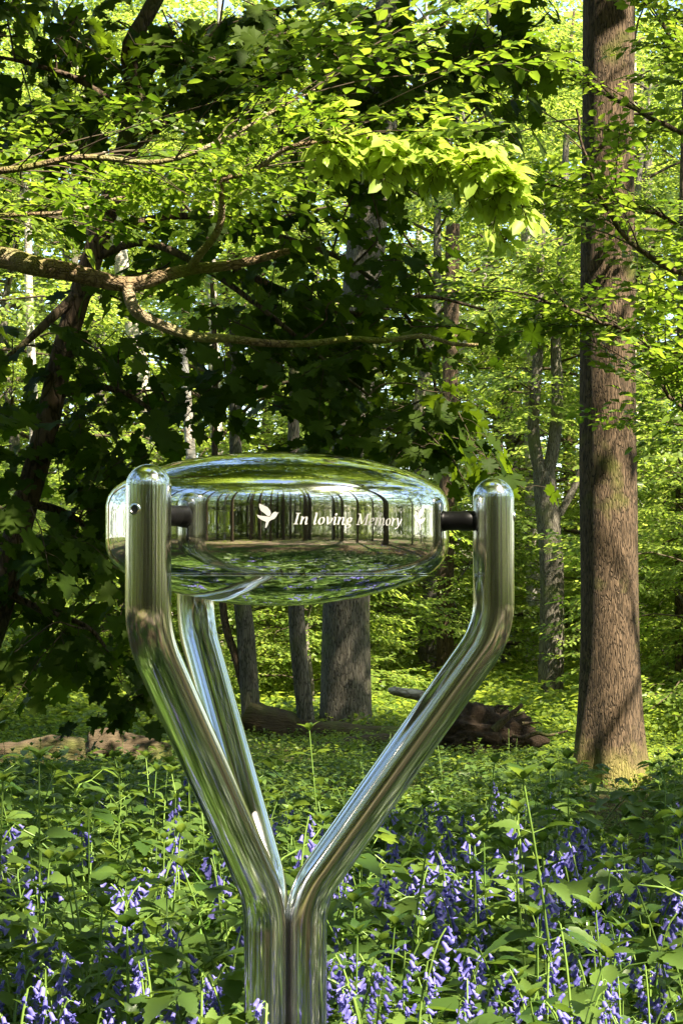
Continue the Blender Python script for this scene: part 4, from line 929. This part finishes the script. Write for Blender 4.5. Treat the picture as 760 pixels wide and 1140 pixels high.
NET = [nettle_tpl(700 + s) for s in range(4)]; BRA = [bramble_tpl(720 + s) for s in range(3)]; LOW = [low_tpl(740 + s) for s in range(4)]; TUFT = [tuft_tpl(760 + s) for s in range(3)]
def rz_mats(a_, tilt=None, g=None):
    c, s = np.cos(a_), np.sin(a_); z = np.zeros_like(c); o = np.ones_like(c)
    R = np.stack([np.stack([c, -s, z], -1), np.stack([s, c, z], -1), np.stack([z, z, o], -1)], -2); return R
def strew(mb, tpl, pos, g, smin=.8, smax=1.2, tj=.15):
    n = len(pos); R = rz_mats(g.uniform(0, 6.28, n)); tpl.place(mb, pos, R, g.uniform(smin, smax, n), g.normal(0, tj, n))
def gpos(x, y): return np.column_stack([x, y, ground_z(x, y)])
def clear_posts(x, y, r=.09): return np.hypot(x - CX, y - CY) > r
def hfac(p):
    # herbs stay short in front of the mossy foot of the thick trunk
    px = 380 + p[:, 0] / p[:, 1] * F; m = (px > 628) & (px < 738)
    c = (px > 265) & (px < 570)      # and in front of the fallen logs
    return np.where(m, np.interp(p[:, 1], [4.5, 6, 8], [1, .6, .28]), np.where(c, np.interp(p[:, 1], [4.5, 7], [1, .75]), 1.12))
def view_ok(x, y): return (np.abs(x) < .20 * y + .7)

g = np.random.default_rng(800)
# undergrowth mass (leafy herbs nobody could count)
ug = MB()
for tpls, n, y0, y1, s0, s1 in ((NET, 640, 2.3, 8.0, .6, 1.05), (BRA, 330, 2.2, 10, .7, 1.2)):
    for t in tpls:
        m = n // len(tpls); y = np.sqrt(g.uniform(y0 ** 2, y1 ** 2, m)); x = g.uniform(-1, 1, m) * (.21 * y + .5); k = clear_posts(x, y, .2); pos = gpos(x[k], y[k]); n_ = len(pos); R = rz_mats(g.uniform(0, 6.28, n_)); sc = g.uniform(s0, s1, n_) * np.interp(pos[:, 1], [2, 4, 6, 8, 10], [.95, .98, .92, .60, .42]) * hfac(pos); dt = g.normal(0, .2, n_)
        for q in t: q.place(ug, pos, R, sc, dt)
for q_ in range(60):
    y = g.uniform(8.3, 9.3); x = (g.uniform(-20, 270) - 380) / F * y if q_ % 3 else (g.uniform(280, 620) - 380) / F * y
    for q in NET[q_ % 4]: q.place(ug, gpos(np.array([x]), np.array([y])), rz_mats(np.array([float(q_)])), [g.uniform(.42, .72)], np.array([.1]))
for t in LOW:
    m = 430; y = np.sqrt(g.uniform(1.2, 90, m)); x = g.uniform(-1, 1, m) * (.22 * y + .7); k = clear_posts(x, y, .12); pp_ = gpos(x[k], y[k]); n_ = len(pp_); t.place(ug, pp_, rz_mats(g.uniform(0, 6.28, n_)), g.uniform(.8, 1.5, n_) * np.interp(pp_[:, 1], [2, 5, 8], [1, 1, .75]) * hfac(pp_), g.normal(0, .22, n_))
tag(ug.build('undergrowth', [M['stalk'], M['leaf_herb']]), 'leafy green herbs and brambles growing thickly among the bluebells', None, None, 'stuff')
gr = MB()
for t in TUFT:
    m = 500; y = np.sqrt(g.uniform(1.5, 30, m)); x = g.uniform(-1, 1, m) * (.22 * y + .6); k = clear_posts(x, y); strew(gr, t, gpos(x[k], y[k]), g, .7, 1.2)
tag(gr.build('strap_leaves', [M['stalk'], M['strap']]), 'grassy bluebell leaves carpeting the ground', None, None, 'stuff')
lc = MB()
for t in LOW:
    m = 3000; y = g.uniform(6.5 ** .8, 32 ** .8, m) ** 1.25; x = g.uniform(-1, 1, m) * (.24 * y + 1.); pp_ = gpos(x, y); t.place(lc, pp_, rz_mats(g.uniform(0, 6.28, m)), g.uniform(.7, 1.2, m) * np.interp(y, [7, 12, 13.2, 22], [.55, .45, 1.1, 1.9]) * np.where(y < 9.3, hfac(pp_), 1), g.normal(0, .2, m))
    m = 260; a_ = g.uniform(math.pi * 1.0, math.pi * 2.0, m); r = g.uniform(2.2, 14, m) ; x = r * np.cos(a_); y = r * np.sin(a_); strew(lc, t, gpos(x, y), g, .5, 1.2, .2)
for i in range(26):
    a_ = g.uniform(math.pi * 1.02, math.pi * 1.98); r = g.uniform(9, 22); x, y = r * math.cos(a_), r * math.sin(a_)
    put_tree(SHRUBS[i % 3], x, y, g.uniform(0, 6.28), g.uniform(.8, 1.3), 'low shrub behind the viewer, seen only mirrored in the steel', 'shrub', 'shrubs mirrored in the drum', 'leafy_shrub')
tag(lc.build('ground_cover', [M['stalk'], M['leaf_low']]), 'sunlit low green ground cover spreading under the trees', None, None, 'stuff')

# bluebells: nearest with every flower a part
def near_mask_xy(n, y0, y1, seed):
    g = np.random.default_rng(seed); out = []
    while len(out) < n:
        y = math.sqrt(g.uniform(y0 ** 2, y1 ** 2)); x = g.uniform(-1, 1) * (.195 * y + .05); px = 380 + x / y * F
        if math.hypot(x - CX, y - CY) < .10: continue
        w = 1.0 if (px > 380 or px < 260) else .45
        if px < 300 and y < 2.6: w = 1.0
        if 540 < px < 640 and y > 3: w *= .9
        if px < 300 and y > 3.4: w *= .45
        if 628 < px < 738 and y > 5.5: continue
        if mnoise.noise(Vector((x * 2.2, y * 1.6, 3))) < -.15: w *= .4
        if g.random() < w: out.append((x, y))
    return out
VAR = []
for s in range(9):
    st, fl, lv = bluebell_meshes(900 + s); lilac = s == 8
    VAR.append((st.mesh('stem', [M['stalk']]), [f.mesh('flower', [M['petal_lilac'] if lilac else M['petal']]) for f in fl], lv.mesh('leaves', [M['strap']])))
g = np.random.default_rng(905); spots = near_mask_xy(135, 2.0, 2.95, 906)
for i, (x, y) in enumerate(spots):
    px = 380 + x / y * F; side = 'left' if px < 320 else 'right'
    v = VAR[int(g.integers(0, 8))]
    e = empty('bluebell', (x, y, float(ground_z(x, y)) - .01), f'violet bluebell in the nearest rows just {side} of the foot of the steel posts', 'bluebell', f'near bluebells {side} of the posts', float(g.uniform(0, 6.28)), float(g.uniform(.84, 1.12)))
    link('stem', v[0], e); link('leaf', v[2], e)
    for f in v[1]: link('flower', f, e)
c = P(128, 1110, 2.15)
e = empty('bluebell', (c[0], c[1], .0), 'pale lilac bluebell with widely opened flowers, standing out low at the left', 'bluebell', None, 1.2, 1.2)
link('stem', VAR[8][0], e); link('leaf', VAR[8][2], e); [link('flower', f, e) for f in VAR[8][1]]
ONE = []
for s in range(8):
    t = bluebell_one(940 + s); mb = MB(); t.place(mb, np.zeros((1, 3)), np.eye(3)[None], np.ones(1)); ONE.append(mb.mesh('bluebell', [M['stalk'], M['strap'], M['petal']]))
for i, (x, y) in enumerate(near_mask_xy(150, 3.0, 4.9, 907)):
    side = 'left' if 380 + x / y * F < 320 else 'right'
    o = link('bluebell', ONE[int(g.integers(0, 8))]); o.location = (x, y, float(ground_z(x, y)) - .01); o.rotation_euler = (0, 0, float(g.uniform(0, 6.28))); o.scale = (float(g.uniform(.8, 1.2)),) * 3
    tag(o, f'small violet bluebell in the crowd further back {side} of the steel posts', 'bluebell', f'bluebells further back {side} of the posts')
bb = MB()
for s in range(4):
    t = bluebell_one(960 + s); xy = np.array(near_mask_xy(30, 4.2, 7.2, 970 + s)); strew(bb, t, gpos(xy[:, 0], xy[:, 1]), g, .6, .9)
    m = 60; a_ = g.uniform(0, 6.28, m); r = g.uniform(.6, 3.5, m); x = CX + r * np.cos(a_); y = CY + r * np.sin(a_); k = ~view_ok(x, y) & (y > .9); strew(bb, t, gpos(x[k], y[k]), g)
tag(bb.build('bluebell_carpet', [M['stalk'], M['strap'], M['petal']]), 'distant bluebells merging into a blue haze toward the logs', None, None, 'stuff')

# individual leafy plants in the foreground
def plant(kind, x, y, sc, label, name, rz, lean=0.0, group=None, cat='plant', mats=None):
    st, lf = kind; e = empty(name, (x, y, float(ground_z(x, y)) - .01), label, cat, group, rz, sc); e.rotation_euler[1] = lean
    for t, nm, mt in ((st, 'stem', [M['stalk']]), (lf, 'foliage', [M['stalk'], M['leaf_herb']])):
        if nm not in cache.setdefault(id(kind), {}): mb = MB(); t.place(mb, np.zeros((1, 3)), np.eye(3)[None], np.ones(1)); cache[id(kind)][nm] = mb.mesh(nm, mt)
        link(nm, cache[id(kind)][nm], e)
    return e
cache = {}
c = P(628, 1100, 2.9); TALL = nettle_tpl(777, H=.60, leaf=.085, npair=7); plant(TALL, c[0], c[1], 1.15, 'tall straight green stalk with drooping top leaves in front of the thick trunk', 'tall_herb', .3)
c = P(700, 1100, 2.7); plant(nettle_tpl(778, H=.55, leaf=.095, npair=6), c[0], c[1], 1.0, 'dark stemmed nettle leaning left below the thick trunk', 'nettle', 1., -.25)
c = P(45, 1000, 3.6); plant(nettle_tpl(779, H=.62, leaf=.10, npair=7), c[0], c[1], 1.05, 'tall pale leaved nettle rising at the left edge over the log', 'nettle', 2.)
c = P(120, 1000, 3.3); plant(BRA[1], c[0], c[1], 1.4, 'arching bramble shoot across the left bluebells', 'bramble', 2.6)
g = np.random.default_rng(990); KN = [nettle_tpl(780 + s, leaf=.078) for s in range(4)]; KB = [bramble_tpl(790 + s, leaf=.068) for s in range(3)]
for i in range(84):
    y = math.sqrt(g.uniform(2.35 ** 2, 5.6 ** 2)); x = g.uniform(-1, 1) * .195 * y
    if math.hypot(x - CX, y - CY) < .2: continue
    side = 'left' if 380 + x / y * F < 320 else 'right'; net = g.random() < .6
    plant(KN[int(g.integers(0, 4))] if net else KB[int(g.integers(0, 3))], x, y, float(g.uniform(.7, 1.05)), f'{"nettle" if net else "bramble shoot"} with broad toothed green leaves among the bluebells {side} of the posts', 'nettle' if net else 'bramble', float(g.uniform(0, 6.28)), float(g.normal(0, .12)), f'{"nettles" if net else "brambles"} {side} of the posts')

# ------------------------------------------------------------------ camera, light, world
cam = bpy.data.cameras.new('camera'); co = bpy.data.objects.new('camera', cam); COL.objects.link(co)
co.location = (0, 0, CAMH); co.rotation_euler = (math.pi / 2 + PITCH, 0, 0); cam.sensor_fit = 'VERTICAL'; cam.sensor_height = 36; cam.lens = F / 1140 * 36; cam.clip_end = 800; cam.clip_start = .05
SC.camera = co
sl = bpy.data.lights.new('sun', 'SUN'); sl.energy = 5.0; sl.angle = rad(.5); sl.color = (1, .885, .70); so = bpy.data.objects.new('sun', sl); COL.objects.link(so)
so.rotation_euler = Vector(SUN_DIR).to_track_quat('Z', 'Y').to_euler(); so.location = (5, -5, 12)
w = bpy.data.worlds.new('World'); SC.world = w; w.use_nodes = True; nt = w.node_tree; bg = nt.nodes['Background']; sk = nt.nodes.new('ShaderNodeTexSky'); sk.sky_type = 'NISHITA'; sk.sun_disc = False
sk.sun_elevation = rad(50); sk.sun_rotation = rad(132); nt.links.new(sk.outputs[0], bg.inputs[0]); bg.inputs[1].default_value = .09
SC.view_settings.view_transform = 'Standard'; SC.view_settings.look = 'None'; SC.view_settings.gamma = 1; SC.view_settings.use_curve_mapping = False; SC.view_settings.exposure = 2.5
SC.render.engine = 'CYCLES'; cy = SC.cycles; cy.max_bounces = 8; cy.diffuse_bounces = 3; cy.glossy_bounces = 4; cy.transmission_bounces = 4; cy.transparent_max_bounces = 4; cy.use_denoising = True; cy.sample_clamp_indirect = 6
SC.render.use_persistent_data = False
